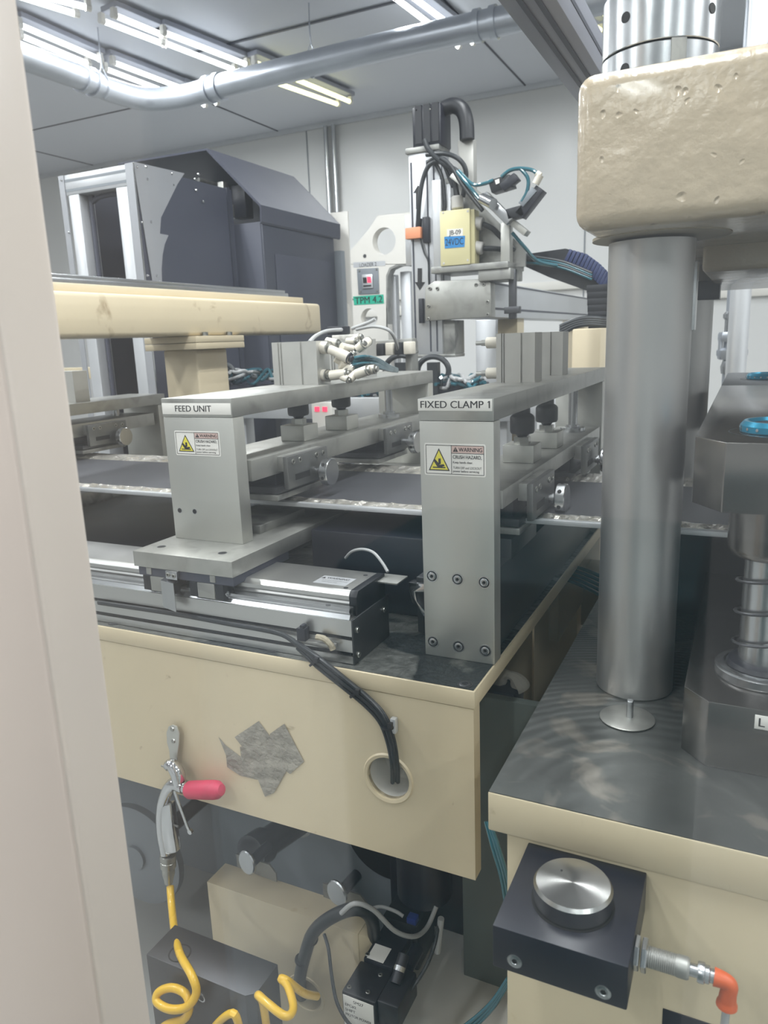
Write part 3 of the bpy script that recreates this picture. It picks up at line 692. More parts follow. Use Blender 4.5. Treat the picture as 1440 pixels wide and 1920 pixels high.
part('bore_recess_disc', MB().lathe((CX+.012, CY, 1.6325), Z, [(.098, 0), (.098, .004)], 48), DBEIGE, cr)  # darker disc for the bore recess, its shade put into the colour
for z0, z1, r in ((1.826, 1.874, .079), (1.8765, 1.95, .0785)):
    n_ = part('lock_nut', MB().lathe((CX, CY, z0), Z, [(r-.001, 0), (r, .001), (r, z1-z0-.001), (r-.001, z1-z0)], 64), BRIGHT, t)
    mb = MB()
    for k in range(4):
        a = -2.05 + k*2*PI/4 + (0 if z0 < 1.85 else -.02); d = V((math.cos(a), math.sin(a), 0))
        mb.lathe(V((CX, CY, (z0+z1)/2)) + d*(r-.006), d, [(.0068, 0), (.0068, .0066)], 16)
    part('spanner_hole', mb, HOLE, n_)
a = -1.15; d = V((math.cos(a), math.sin(a), 0))
part('nut_groove', MB().obox(V((CX, CY, 1.85))+d*.0785, (.0035, .020, .05), (d, Z.cross(d), Z)), ALUD, t)
t.scale = (.944,)*3; t.location = (.2832, 1.416, .084)  # press, die set, disc, button block and sensor all scaled about the camera

# die set
t = thing('die_set', 'heavy steel die set with blue ringed guide posts on the press table', 'die', (.2, 1.4, .908))
low = part('lower_shoe', MB().prism([(-.0545, 1.057, .908), (-.0215, 1.0215, .908), (.62, 1.0215, .908), (.62, 1.78, .908), (-.0545, 1.78, .908)], (0, 0, .097), .0016), DIE, t)
part('upper_shoe', MB().prism([(-.0595, 1.077, 1.268), (-.0208, 1.024, 1.268), (.62, 1.024, 1.268), (.62, 2.05, 1.268), (-.0605, 2.05, 1.268)], (0, 0, .091), .0016), DIE, t)
part('rear_plate', MB().box(-.0605, .62, 2.052, 2.62, 1.268, 1.359, .0008), DARKST, t)
p = at(1414, 1364, 1, 1.0215)
part('letter_label', MB().m(0).box(p.x, p.x+.05, 1.0207, 1.0215, p.z-.001, p.z+.019, .0002).m(1).text('L', (p.x+.005, 1.0206, p.z+.003), X, Z, .0125, None, 0, bold=.01), [WHITE, INK], low)
gx, gy = .045, 1.137
for yy_ in (gy, 2.3):
    part('guide_bushing', MB().lathe((gx, yy_, 1.188), Z, [(.052, 0), (.056, .004), (.058, .012), (.058, .08)], 48), DIE, t)
    part('guide_post', MB().lathe((gx, yy_, 1.005), Z, [(.034, 0), (.034, .19)], 40), BRIGHT, t)
    c = part('ring_cap', MB().lathe((gx, yy_, 1.359), Z, [(.050, 0), (.052, .002), (.052, .010), (.047, .016), (.044, .016), (.040, .010)], 48), BLUEH, t)
    part('cap_disc', MB().lathe((gx, yy_, 1.36), Z, [(.041, 0), (.041, .009), (.036, .011)], 40), BLACK, c)
    part('oil_groove', MB().lathe((gx, yy_, 1.3591), Z, [(.066, 0), (.066, .0003), (.0645, .0003), (.0645, 0)], 48, cap=False), HOLE, c)
    mb = MB()
    for k in range(20):
        a = k*2*PI/20; d = V((math.cos(a), math.sin(a), 0)); mb.lathe(V((gx, yy_, 1.3655))+d*.0505, d, [(.0022, 0), (.0022, .0022)], 8)
    part('ball', mb, CHROME, c)
part('post_flange', MB().lathe((gx, gy, 1.005), Z, [(.062, 0), (.064, .003), (.064, .013), (.060, .016), (.052, .017), (.052, .013), (.047, .013)], 48), BRIGHT, t)
part('rubber_ring', MB().lathe((gx, gy, 1.018), Z, [(.046, 0), (.049, .004), (.046, .01), (.038, .012)], 40), BLACK, t)
sp = [V((gx+.042*math.cos(2*PI*k/24), gy+.042*math.sin(2*PI*k/24), 1.03+.0465*k/24)) for k in range(int(24*3.4))]
part('spring', MB().tube(sp, .0022, 8, 1), DARKST, t)
t.scale = (.944,)*3; t.location = (.1888, 1.3216, .9412)

# loose disc with a pin
t = thing('pinned_disc', 'thin steel disc with an upright pin lying on the press table', 'disc', (-.137, 1.118, .908))
part('disc', MB().lathe((-.1375, 1.116, .9085), Z, [(.040, 0), (.0415, .0012), (.0415, .0022), (.040, .003)], 48), ALUP, t)
part('pin', MB().lathe((-.134, 1.118, .9105), Z, [(.0052, 0), (.0052, .028), (.0045, .029)], 20), BRIGHT, t)
t.scale = (.944,)*3; t.location = (-.1293, 1.0554, .9412)

# push button block on the press front
t = thing('button_block', 'black metal block with a big turned steel button on the press front', 'control', (-.15, .78, .786))
part('block', MB().box(-.225, -.075, .70, .858, .785, .841, .0015), BLACK, t)
b = part('button', MB().lathe((-.149, .773, .841), Z, [(.0478, -.001), (.0478, .0002), (.046, .0004), (.046, .022), (.043, .026), (.0001, .0262)], 64), RADIAL, t)
part('button_pip', MB().lathe((-.166, .788, .8672), Z, [(.0013, 0), (.0013, .0003)], 10), HOLE, b)
part('button_gap', MB().lathe((-.149, .773, .841), Z, [(.0485, 0), (.0485, .0004)], 48), HOLE, b)
for px, py in ((965, 1802), (1131, 1860)):
    p = at(px, py, 1, .70)
    part('bolt', MB().m(0).lathe(p, -Y, [(.0085, 0), (.0088, .0008), (.0080, .0008)], 24, cap=False).bolt(p, -Y, .0078, .0012), [BRIGHT, HOLE], t)
t.scale = (.944,)*3; t.location = (-.1416, .7363, .8260)
# sensor on its right face
sy = .752; s0 = at(1196, 1757, 1, sy); s1 = at(1330, 1800, 1, sy); sz = .815
s0 = V((-.075, sy, sz))
t = thing('proximity_sensor', 'threaded metal sensor with orange elbow plug screwed into the black block', 'sensor', s0)
mb = MB().cyl(s0, s0+X*.006, .0185, n=6, bev=.001).cyl(s0+X*.008, s0+X*.014, .0185, n=6, bev=.001)
part('lock_nut', mb, BRIGHT, t)
pf = [(.0115, .012)]
for k in range(14): pf += [(.0115, .014+.0022*k), (.0108, .0151+.0022*k)]
part('threaded_barrel', MB().lathe(s0, X, pf + [(.0118, .046), (.0118, .056), (.0105, .058)], 24), ALUD, t)
part('coupling_nut', MB().lathe(s0, X, [(.007, .056), (.007, .066), (.0105, .066), (.0112, .068), (.0112, .073), (.0095, .074), (.0095, .078), (.0075, .079), (.0075, .084)], 12), BRIGHT, t)
e = s0+X*.0825
e2 = at(1362, 1862, 1, sy)
part('elbow_plug', MB().tube([e, e+X*.010+Z*-.001, e+X*.016-Z*.005, e+X*.015-Z*.018, e+X*.0145-Z*.032], lambda u: .0098-.0015*math.sin(u*PI)+(.0012 if u > .9 else 0), 16), ORANGE, t)
part('plug_cable', MB().tube([e+X*.0145-Z*.030, e+X*.014-Z*.055, e+X*.012-Z*.1, e+X*.012-Z*.25], .0042, 12), GCABLE, t)
t.scale = (.944,)*3; t.location = (-.0708, .7099, .8534)

# ------------------------------------------------------------------ below the bench
t = thing('roll_housing', 'beige enamelled housing with a round cable port below the bench', 'housing', (-.83, 1.08, 0))
part('housing_body', plate_hole(MB(), -.966, -.605, .0, .396, 1.05, 1.113, -.735, .205, .036), BEIGE, t)
part('cable_port', MB().lathe((-.735, 1.052, .205), -Y, [(.036, -.03), (.036, 0), (.038, .004), (.044, .004), (.046, 0)], 40, cap=False).lathe((-.735, 1.11, .205), Y, [(.036, -.02), (.036, .08), (.0001, .08)], 32, cap=False), [BEIGE], t)
part('shoulder', MB().prism([(-.607, 1.05, 0), (-.607, 1.05, .396), (-.590, 1.06, .385), (-.575, 1.075, .34), (-.575, 1.075, 0)], (0, .04, 0), .003), BEIGE, t)
for k, (px, py) in enumerate(((464, 1617), (632, 1674))):
    p = at(px, py, 1, 1.078)
    t = thing('clamp_disc', ('round steel clamp disc on the left end of the beige housing', 'round steel clamp disc further right, above the black hose loop')[k], 'clamp', p, 'clamp discs along the beige housing')
    part('disc', MB().lathe(p, V((-.25, -1, .1)), [(.023, -.004), (.0255, -.002), (.0255, .002), (.023, .004)], 36), BRIGHT, t)
    part('bracket', MB().prism([p+V((-.045, .02, -.04)), p+V((-.045, .02, -.008)), p+V((.04, .02, -.008)), p+V((.055, .02, -.025)), p+V((.055, .02, -.045))], (0, .004, 0)), ALUD, t)
    part('stem', MB().cyl(p+V((.006, .0, 0)), p+V((.012, .06, 0)), .012), BLACK, t)
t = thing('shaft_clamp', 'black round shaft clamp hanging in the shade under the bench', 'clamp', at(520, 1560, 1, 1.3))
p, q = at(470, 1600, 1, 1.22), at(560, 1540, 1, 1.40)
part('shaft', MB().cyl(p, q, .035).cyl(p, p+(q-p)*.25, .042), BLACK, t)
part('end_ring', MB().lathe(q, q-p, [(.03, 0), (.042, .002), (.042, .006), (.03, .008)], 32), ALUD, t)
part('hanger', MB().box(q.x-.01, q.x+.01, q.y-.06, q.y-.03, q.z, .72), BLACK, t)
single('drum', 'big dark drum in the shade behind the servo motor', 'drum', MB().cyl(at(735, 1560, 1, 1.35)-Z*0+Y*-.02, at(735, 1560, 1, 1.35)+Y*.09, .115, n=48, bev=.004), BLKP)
# grey disc of the roll at the left
p = at(262, 1600, 1, 1.2)
t = thing('winding_roll', 'grey winding roll disc hanging behind the air gun', 'roll', p)
part('disc', MB().lathe(p, -Y, [(.13, -.012), (.135, -.009), (.135, .009), (.13, .012), (.03, .012), (.03, .02)], 64), GREYS, t)
part('shaft', MB().cyl(p+Y*.012, p+Y*.26, .02), DARKST, t)
# black servo motor
mx0, mx1, my, mz = -.588, -.520, .95, .367
t = thing('servo_motor', 'black servo motor with a white SM27 label below the bench', 'motor', (-.55, 1.05, .2))
part('encoder_cap', MB().box(mx0, mx1, my, my+.075, mz-.085, mz, .004), BLKP, t)
part('motor_body', MB().box(mx0+.006, mx1-.002, my+.075, my+.17, mz-.08, mz+.006, .003), BLACK, t)
part('gearbox', MB().box(mx0+.0, mx1+.008, my+.17, my+.26, mz-.085, mz+.02, .005), BLKP, t)
cb = part('connector_box', MB().box(mx1-.001, mx1+.042, my+.005, my+.09, mz-.05, mz+.002, .005), BLKP, t)
part('connector_plug', MB().cyl((mx1+.016, my+.05, mz+.002), (mx1+.016, my+.09, mz+.03), .010, n=16).cyl((mx1+.02, my+.09, mz+.0), (mx1+.02, my+.14, mz+.0), .013, n=16), BLACK, cb)
part('plug_ring', MB().cyl((mx1+.016, my+.066, mz+.0135), (mx1+.016, my+.073, mz+.0185), .0112, n=16), BRIGHT, cb)
mb = MB()
for x, y in ((mx0+.01, my+.012), (mx0+.046, my+.016), (mx0+.01, my+.085), (mx0+.05, my+.058)): mb.bolt((x, y, mz+(.006 if y > my+.07 else 0)), Z, .0042, .002)
part('housing_screw', mb, [BOLT, HOLE], t)
mb = MB().m(0).box(mx0+.003, mx1-.004, my-.0006, my+.001, mz-.075, mz-.006, .0002)
mb.m(1).text('SM27', (mx0+.034, my-.0007, mz-.0175), X, Z, .0062, .02, 0, 'CENTER', .02)
for k, s_ in enumerate(('EPC#2', 'SHIFT', 'MOTOR POWER')): mb.text(s_, (mx0+.007, my-.0007, mz-.028-k*.0105), X, Z, .0055, (.022, .02, .052)[k], 0, bold=.02)
part('name_label', mb, [WHITE, INK], t)
part('rating_label', MB().m(0).box(mx0+.012, mx0+.046, my+.078, my+.115, mz+.006, mz+.0064), WHITE, t)
part('blue_cap', MB().box(mx1-.016, mx1+.004, my+.172, my+.19, mz+.018, mz+.032, .002), BLUEC, t)
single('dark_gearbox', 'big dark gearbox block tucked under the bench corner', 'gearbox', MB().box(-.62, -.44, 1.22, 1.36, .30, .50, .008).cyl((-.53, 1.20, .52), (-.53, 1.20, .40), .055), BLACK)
# cables around the motor
def hose(name, label, cat, pts, r, m, group=None, **k):
    return single(name, label, cat, MB().tube([at(a, b, 1, y) for a, b, y in pts], r, 10, **k), m, group)
t = thing('motor_cable_loom', 'thick black cable loom arching from the housing port to the motor', 'cable', at(590, 1760, 1, 1.02))
part('loom', MB().tube([at(a, b, 1, y) for a, b, y in ((568, 1880, 1.09), (562, 1840, 1.03), (572, 1790, 1.015), (590, 1745, 1.01), (630, 1715, 1.01), (672, 1704, 1.02), (696, 1722, 1.05), (702, 1760, 1.08))], .0125, 14), CABLE, t)
for a, b in ((566, 1800), (583, 1760)):
    p = at(a, b, 1, 1.015); part('zip_tie', MB().lathe(p, V((.35, 0, 1)), [(.0142, -.002), (.0142, .002)], 16), BLKP, t)
hose('sensor_cable', 'thin black cable hanging in a long loop left of the servo motor', 'cable', ((608, 1752, 1.0), (616, 1780, .98), (622, 1830, .96), (632, 1880, .94), (655, 1920, .93), (690, 1950, .93)), .0032, CABLE)
hose('motor_cable', 'thin black cable running up beside the right side of the motor', 'cable', ((716, 1935, .95), (745, 1890, .98), (775, 1850, 1.02), (800, 1810, 1.05), (815, 1770, 1.08), (823, 1730, 1.1)), .0034, CABLE)
hose('white_connector', 'white plug with black tip hanging by the motor cable', 'plug', ((827, 1722, 1.1), (824, 1750, 1.1), (820, 1785, 1.1)), .0062, GCABLE)
hose('grey_cable', 'grey cable arching over the motor from the loom', 'cable', ((640, 1712, 1.0), (665, 1694, 1.0), (700, 1706, 1.02), (740, 1745, 1.05), (775, 1756, 1.08), (800, 1740, 1.12), (818, 1700, 1.15)), .0045, GCABLE)
hose('clear_tube', 'short clear tube end sticking up behind the motor', 'tube', ((680, 1712, 1.1), (710, 1700, 1.1), (740, 1708, 1.1), (756, 1718, 1.1)), .0035, GCABLE)
# drip pan / floor plates
single('drip_pan', 'pale steel drip pan low beneath the gap between bench and press', 'pan', MB().box(-.575, -.262, .9, 1.30, .0, .25, .004), WPLAST)
single('lower_guard', 'green grey sheet guard filling the gap between bench and press', 'guard', MB().box(-.44, -.29, 1.18, 1.20, .0, .868, .002), GREEN)
# block at bottom left
t = thing('steel_block', 'dark steel block with a round ringed recess, bottom left behind the hose', 'block', (-.78, .83, .42))
q = at(460, 1870, 1, .80)
part('block_body', MB().prism([(-.893, .80, 0), (-.68, .80, 0), (-.666, .812, 0), (-.666, .875, 0), (-.893, .875, 0)], (0, 0, .46), .001), DARKST, t)
p = at(337, 1787, 2, .46)
part('ring_groove', MB().lathe(p, Z, [(.020, 0), (.020, .0006), (.0175, .0006), (.0175, 0)], 32, cap=False), HOLE, t)
p = at(378, 1870, 1, .80)
part('side_port', MB().lathe(p, -Y, [(.0085, 0), (.0085, .0015), (.006, .0015), (.006, 0)], 24, cap=False), BRIGHT, t)

# ------------------------------------------------------------------ air gun and yellow hose
GYP = .945
G = lambda x, y, yy=GYP: at(x, y, 1, yy)
t = thing('air_gun', 'chrome air blow gun with pink rubber tip hung on the bench front', 'tool', G(323, 1480))
hk = part('hanger_plate', MB().prism([G(*p, .966) for p in ((314, 1372), (318, 1361), (325, 1358), (333, 1361), (338, 1374), (337, 1395), (334, 1415), (334, 1440), (322, 1440), (319, 1405), (315, 1392))], (0, -.003, 0), .0006), ALU, t)
part('hanger_rivet', MB().lathe(G(323, 1367, .963), -Y, [(.0048, 0), (.004, .002), (.001, .003)], 16).lathe(G(325, 1389, .963), -Y, [(.0048, 0), (.004, .002), (.001, .003)], 16), BOLT, hk)
part('gun_body', MB().tube([G(312, 1436), G(322, 1434), G(333, 1450), G(338, 1470), G(352, 1480), G(362, 1482)], lambda u: .0075+.006*math.sin(min(1, u*1.2)*PI), 16)
     .tube([G(345, 1475), G(325, 1470), G(311, 1490), G(304, 1520), G(305, 1560), G(312, 1600)], lambda u: .013-.003*u if u < .5 else .0115, 16), CHROME, t)
part('grip', MB().prism([G(*p, GYP-.009) for p in ((298, 1512), (318, 1508), (322, 1545), (330, 1600), (302, 1606), (297, 1570))], (0, .018, 0), .004), CHROME, t)
part('trigger', MB().tube([G(322, 1466), G(333, 1500), G(344, 1530), G(352, 1552), G(357, 1560)], .0032, 10).lathe(G(357, 1559), -Y, [(.005, -.003), (.005, .003)], 16), CHROME, t)
part('trigger_link', MB().tube([G(310, 1539), G(334, 1550)], .0022, 8, 1).tube([G(303, 1436), G(318, 1440), G(312, 1444)], .002, 8), BOLT, t)
part('rubber_tip', MB().lathe(G(353, 1481), G(425, 1481)-G(353, 1481), [(.0145, 0), (.0165, .004), (.0175, .06), (.0165, .072), (.010, .082), (.003, .084)], 28), PINK, t)
part('swivel', MB().lathe(G(315, 1602), G(317, 1680)-G(315, 1602), [(.0155, 0), (.016, .004), (.016, .012), (.0145, .013), (.0155, .014), (.0155, .028), (.0115, .03), (.0125, .032), (.0125, .044), (.009, .058), (.0085, .066)], 12), BOLT, t)
pts = [(319, 1662, .945), (322, 1700, .92), (328, 1750, .87), (338, 1790, .82), (360, 1830, .788), (368, 1862, .78), (350, 1888, .77), (318, 1892, .765), (294, 1878, .77), (298, 1860, .778), (322, 1852, .784), (346, 1862, .782), (355, 1885, .775), (346, 1910, .77), (312, 1922, .765), (298, 1940, .765), (305, 1970, .765)]
t = thing('coil_hose', 'yellow coiled air hose hanging from the air gun', 'hose', G(345, 1850))
part('hose_drop', MB().tube([at(a, b, 1, y) for a, b, y in pts], .0072, 12), YHOSE, t)
pts = [(395, 1975, .80), (400, 1930, .775), (436, 1900, .765), (452, 1935, .775), (470, 1975, .80), (500, 1960, .82), (494, 1885, .80), (484, 1866, .785), (500, 1880, .775), (535, 1905, .77), (550, 1890, .79), (540, 1850, .82), (527, 1835, .83), (540, 1840, .83), (570, 1862, .86), (594, 1868, .90)]
part('coil', MB().tube([at(a, b, 1, y) for a, b, y in pts], .0066, 12), YHOSE, t)
for i, (x, y) in enumerate(((315, 1875), (298, 1912))): pass

# ------------------------------------------------------------------ hoses in the gap
for i, (dx, lb) in enumerate(((0, 'left'), (6, 'middle'), (11, 'right'))):
    hose('air_tube', 'thin teal air tube dropping beside the press body, %s one of three' % lb, 'tube', ((911+dx*.6, 1540, .93), (924+dx, 1590, .92), (943+dx, 1660, .92), (955+dx, 1760, .93)), .003, TEALH, 'air tubes beside the press body')
for i in range(3):
    hose('loose_tube', 'clear blue tube curving across the pan, %s of three' % ('top', 'middle', 'lowest')[i], 'tube', ((860, 1932+i*9, .95), (895, 1905+i*8, .95), (925, 1875+i*7, .95), (952, 1835+i*6, .95)), .0032, TEALH, 'tubes across the drip pan')
for i in range(5):
    hose('air_hose', 'glossy blue air hose crossing under the bench edge, number %s from the top' % ('one', 'two', 'three', 'four', 'five')[i], 'tube', ((1060, 1058+i*7, 1.75), (1090, 1066+i*8, 1.72), (1130, 1082+i*9, 1.7), (1170, 1100+i*9, 1.7)), .0045, TEALH, 'blue hoses behind the press column')
p = at(945, 1300, 1, 1.5)
t = thing('wipe_dispenser', 'dark bin with crumpled white wipes behind the bench edge', 'bin', p)
part('bin', MB().box(p.x-.05, p.x+.03, 1.48, 1.56, 0, p.z+.01, .004), SLATE2, t)
part('wipe', MB().tube([p+V((-.03, .03, .01)), p+V((-.01, .03, .03)), p+V((.015, .03, .028)), p+V((.035, .03, -.0))], lambda u: .016+.006*math.sin(u*9), 10), PAPER, t)
single('white_cabinet', 'white cabinet side seen through the gap behind the bench', 'cabinet', MB().box(-.59, -.30, 2.35, 2.6, 0, .54, .005), WPLAST)
single('beige_box', 'beige box standing on the floor behind the gap', 'box', MB().box(-.70, -.568, 2.2, 2.34, 0, .60, .005), BEIGE)

# ------------------------------------------------------------------ overhead rail beam at left
t = thing('rail_beam', 'thick cream beam with a steel rail on top, carried by a post', 'beam', (-1.65, 2.2, 0))
ZB, ZT = 1.534, 1.645
mb = MB().box(-1.66, -1.5, 1.0, 2.575, ZB, ZT, .012, 3)
part('beam_body', mb, mat('smudged_beam_enamel', (206, 192, 163), .38, var=.04, stain=((150, 130, 100), .62, .14), ss=12), t)
part('ledge', MB().box(-1.64, -1.53, .99, 2.50, ZT-.002, ZT+.022, .003), BEIGE, t)
part('rail', MB().box(-1.61, -1.55, .98, 2.43, ZT+.022, ZT+.036, .001).box(-1.603, -1.557, .98, 2.42, ZT+.036, ZT+.046, .001), BRIGHT, t)
part('rail_block', MB().box(-1.62, -1.54, 1.30, 1.36, ZT+.024, ZT+.065, .003), BLACK, t)
part('post_head', MB().box(-1.68, -1.48, 1.80, 2.04, ZB-.020, ZB-.001, .002).box(-1.68, -1.48, 1.80, 2.04, ZB-.040, ZB-.021, .002), BEIGE, t)
part('post', MB().box(-1.645, -1.515, 1.84, 1.99, .985, ZB-.04, .006, 3), BEIGE, t)
part('head_bolt', MB().cyl((-1.492, 1.86, ZB-.001), (-1.492, 1.86, ZB+.010), .009, n=6).cyl((-1.492, 1.98, ZB-.001), (-1.492, 1.98, ZB+.010), .009, n=6), BOLT, t)

# ------------------------------------------------------------------ aluminium profile cabinet and dark hood
t = thing('profile_cabinet', 'aluminium profile frame cabinet with riveted grey sheet corner', 'cabinet', (-2.3, 2.5, 0))
cx0, cx1, cy, ct = -2.486, -2.106, 2.3, 2.175
part('top_profile', MB().box(cx0+.02, cx1-.04, cy, cy+.08, ct-.075, ct, .003), ANOD, t)
mb = MB()
for z in (ct-.022, ct-.058): mb.box(cx0+.021, cx1-.041, cy-.0008, cy+.001, z-.005, z+.005)
part('profile_slot', mb, GREYS, t)
part('left_post', MB().box(cx0+.03, cx0+.085, cy, cy+.08, 0, ct-.075, .003), ANOD, t)
part('right_post', MB().box(cx1-.10, cx1-.045, cy, cy+.08, 0, ct-.075, .003), ANOD, t)
part('cover_strip', MB().box(cx1-.042, cx1, cy-.002, cy+.002, .4, ct+.002), SHEET, t)
part('cover_strip', MB().box(cx0-.01, cx0+.018, cy-.002, cy+.002, .4, ct), SHEET, t)
part('cabinet_shell', MB().box(cx0, cx0+.02, cy+.08, 2.88, 0, ct).box(cx0, cx1, 2.86, 2.88, 0, ct), SLATE2, t)
part('window_gasket', MB().tube([V((cx0+.095, cy+.05, 1.2)), V((cx0+.095, cy+.05, ct-.13)), V((cx0+.11, cy+.05, ct-.10)), V((cx0+.15, cy+.05, ct-.085)), V((cx1-.14, cy+.05, ct-.085)), V((cx1-.115, cy+.05, ct-.11)), V((cx1-.11, cy+.05, 1.2))], .010, 8, 4), SLATE, t)
side = [at(a, b, 0, cx1) for a, b in ((250, 303), (346, 325), (333, 345), (302, 408), (300, 438), (316, 441), (309, 458), (305, 478), (303, 505), (305, 556), (292, 560), (288, 540))]
part('side_sheet', MB().prism([p for p in side], (-.003, 0, 0)), SHEET, t)
part('dark_side_panel', MB().box(cx1-.02, cx1-.006, cy+.01, 2.9, 0, ct-.004), SLATE, t)
mb = MB()
for a, b in ((274, 313), (276, 336), (322, 326), (325, 347), (283, 416), (294, 517), (372, 327), (366, 336), (368, 357), (381, 378)):
    mb.lathe(at(a, b, 0, cx1), X, [(.0055, 0), (.0045, .003), (.001, .004)], 12)
for a, b in ((257, 313), (267, 417), (277, 517), (116, 338), (130, 436)):
    mb.lathe(at(a, b, 1, cy-.002), -Y, [(.0055, 0), (.0045, .003), (.001, .004)], 12)
part('button_screw', mb, CHROME, t)
part('corner_edge', MB().box(cx1-.003, cx1+.001, cy-.003, cy+.001, .4, ct+.002), CHROME, t)

t = thing('hooded_machine', 'tall slate grey machine with a sloping sheet metal hood', 'machine', (-2.1, 3.2, 0))
Y1, Y2 = 2.9, 3.615
prof = [(-2.75, 2.362), (-2.225, 2.356), (-1.962, 2.094), (-1.965, 2.026)]
vs = []
pp = [V((x, Y1, z)) for x, z in prof] + [V((x-.006, Y1, z-.008)) for x, z in reversed(prof)]
part('hood', MB().prism(pp, (0, Y2-Y1, 0)), SLATE, t)
part('hood_rear', MB().prism([V((x, Y2-.004, z)) for x, z in prof] + [V((-2.75, Y2-.004, 2.026))], (0, .004, 0)), SLATE2, t)
part('front_panel', MB().box(-2.60, -1.985, Y1+.02, Y1+.035, 0, 2.03, .002), SLATE, t)
part('side_panel', MB().box(-1.988, -1.975, Y1+.02, 3.56, 0, 2.02, .002), SLATE2, t)
part('service_door', MB().box(-1.975, -1.969, 3.0, 3.5, .9, 1.90, .002), SLATE, t)
part('edge_profile', MB().box(-1.985, -1.94, 3.57, 3.61, 0, 1.96, .002), GREYS, t)
part('rear_cover', MB().box(-2.7, -2.0, 3.4, 3.60, 0, 2.10, .002), SLATE2, t)
t = thing('actuator_group', 'small bright actuator with twin rods under the dark hood', 'actuator', at(430, 400, 1, 3.0))
part('rod', MB().cyl(at(372, 338, 1, 2.95), at(425, 352, 1, 3.1), .012).cyl(at(372, 360, 1, 2.95), at(412, 370, 1, 3.1), .012), ALUD, t)
a = at(432, 395, 1, 3.0)
part('mount', MB().box(a.x-.04, a.x+.035, 2.96, 2.99, a.z-.03, a.z+.02, .002).box(a.x-.03, a.x-.0, 2.96, 3.0, a.z+.02, a.z+.12, .002), ALU, t)
part('bracket', MB().box(a.x-.04, a.x+.06, 2.93, 2.95, a.z-.05, a.z-.043, .002), ANOD, t)
part('body', MB().box(a.x+.03, a.x+.1, 2.98, 3.04, a.z-.04, a.z+.1, .004), BLACK, t)
p = at(612, 390, 1, 3.75)
single('side_guard', 'pale riveted sheet guard beyond the dark hood', 'guard', MB().box(-2.1, -1.96, 3.70, 3.71, 0, 2.17, .002).box(-2.0, -1.98, 3.62, 3.7, 1.0, 1.7, .002), WPLAST)

# ------------------------------------------------------------------ loader
LYP = 3.2
t = thing('loader_plate', 'cream plate with big round holes and LOADER 2 and TPM 4.2 labels', 'plate', at(700, 560, 1, LYP))
L3 = lambda x, y, yy=LYP: at(x, y, 1, yy)
# outline with a rounded slot and two round holes, cut from triangles of a grid is avoided: three stacked pieces
def ringplate(mb, outer, hc, hr, y, th, n=40):
    """a flat plate with one round hole; outer is convex, in pixels"""
    c = L3(*hc, y); P = [L3(*p, y) for p in outer]
    def hit(a):
        d = V((math.cos(a), 0, math.sin(a))); best = None
        for i in range(len(P)):
            p, q = P[i], P[(i+1) % len(P)]; e = q-p
            den = d.x*e.z - d.z*e.x
            if abs(den) < 1e-9: continue
            s_ = ((p.x-c.x)*e.z-(p.z-c.z)*e.x)/den; u = ((p.x-c.x)*d.z-(p.z-c.z)*d.x)/den
            if s_ > 0 and -1e-6 <= u <= 1+1e-6: best = s_ if best is None else min(best, s_)
        return c + d*best
    ang = sorted([2*PI*k/n for k in range(n)] + [math.atan2(p.z-c.z, p.x-c.x) % (2*PI) for p in P])
    N = len(ang); vs = []
    for dy in (0, th):
        vs += [c+V((hr*math.cos(a), dy, hr*math.sin(a))) for a in ang]
        vs += [hit(a)+V((0, dy, 0)) for a in ang]
    fs = []
    for i in range(N):
        j = (i+1) % N
        fs += [(i, j, N+j, N+i), (2*N+i, 3*N+i, 3*N+j, 2*N+j), (i, 2*N+i, 2*N+j, j), (N+i, N+j, 3*N+j, 3*N+i)]
    return mb.poly(vs, fs)
mb = MB()
ringplate(mb, ((657, 470), (690, 432), (708, 404), (770, 398), (772, 496), (658, 496)), (720, 452), .058, LYP, .05)
ringplate(mb, ((661, 560), (724, 556), (730, 660), (664, 660)), (692, 596), .043, LYP, .05)
mb.prism([L3(*p) for p in ((658, 495), (745, 495), (730, 502), (724, 516), (724, 560), (661, 563))], (0, .05, 0))
part('plate_body', mb, WPLAST, t)
part('slot_edge', MB().prism([L3(*p) for p in ((724, 516), (730, 502), (745, 495), (772, 494), (772, 497), (748, 498), (733, 505), (727, 518), (727, 620), (724, 620))], (0, .05, 0)), ALUD, t)
sw = part('display_plate', MB().prism([L3(*p, LYP-.004) for p in ((669, 504), (709, 502), (711, 550), (672, 552))], (0, .003, 0), .0008), GREYS, t)
part('display', MB().m(0).prism([L3(*p, LYP-.009) for p in ((678, 515), (698, 514), (699, 540), (680, 541))], (0, .004, 0), .0005).m(1).prism([L3(*p, LYP-.0095) for p in ((680, 520), (687, 520), (688, 531), (681, 531))], (0, .001, 0)).m(2).prism([L3(*p, LYP-.0095) for p in ((688, 519), (695, 519), (696, 530), (689, 530))], (0, .001, 0)).m(1).prism([L3(*p, LYP-.0095) for p in ((681, 535), (696, 534), (696, 537), (681, 538))], (0, .001, 0)), [ANOD, HOLE, RED7], sw)
mb = MB()
for a, b in ((674, 508), (706, 505), (676, 547), (707, 545)): mb.lathe(L3(a, b, LYP-.004), -Y, [(.005, 0), (.004, .003)], 12)
part('plate_screw', mb, BOLT, sw)
o = L3(673, 500, LYP-.001)
part('loader_label', MB().m(0).prism([L3(*p, LYP-.0005) for p in ((662, 492), (722, 489), (723, 498), (663, 502))], (0, -.0003, 0)).m(1).text('LOADER 2', L3(674, 501, LYP-.0012), X, Z, .016, L3(706, 500).x-L3(674, 500).x, 0), [ANOD, INK], t)
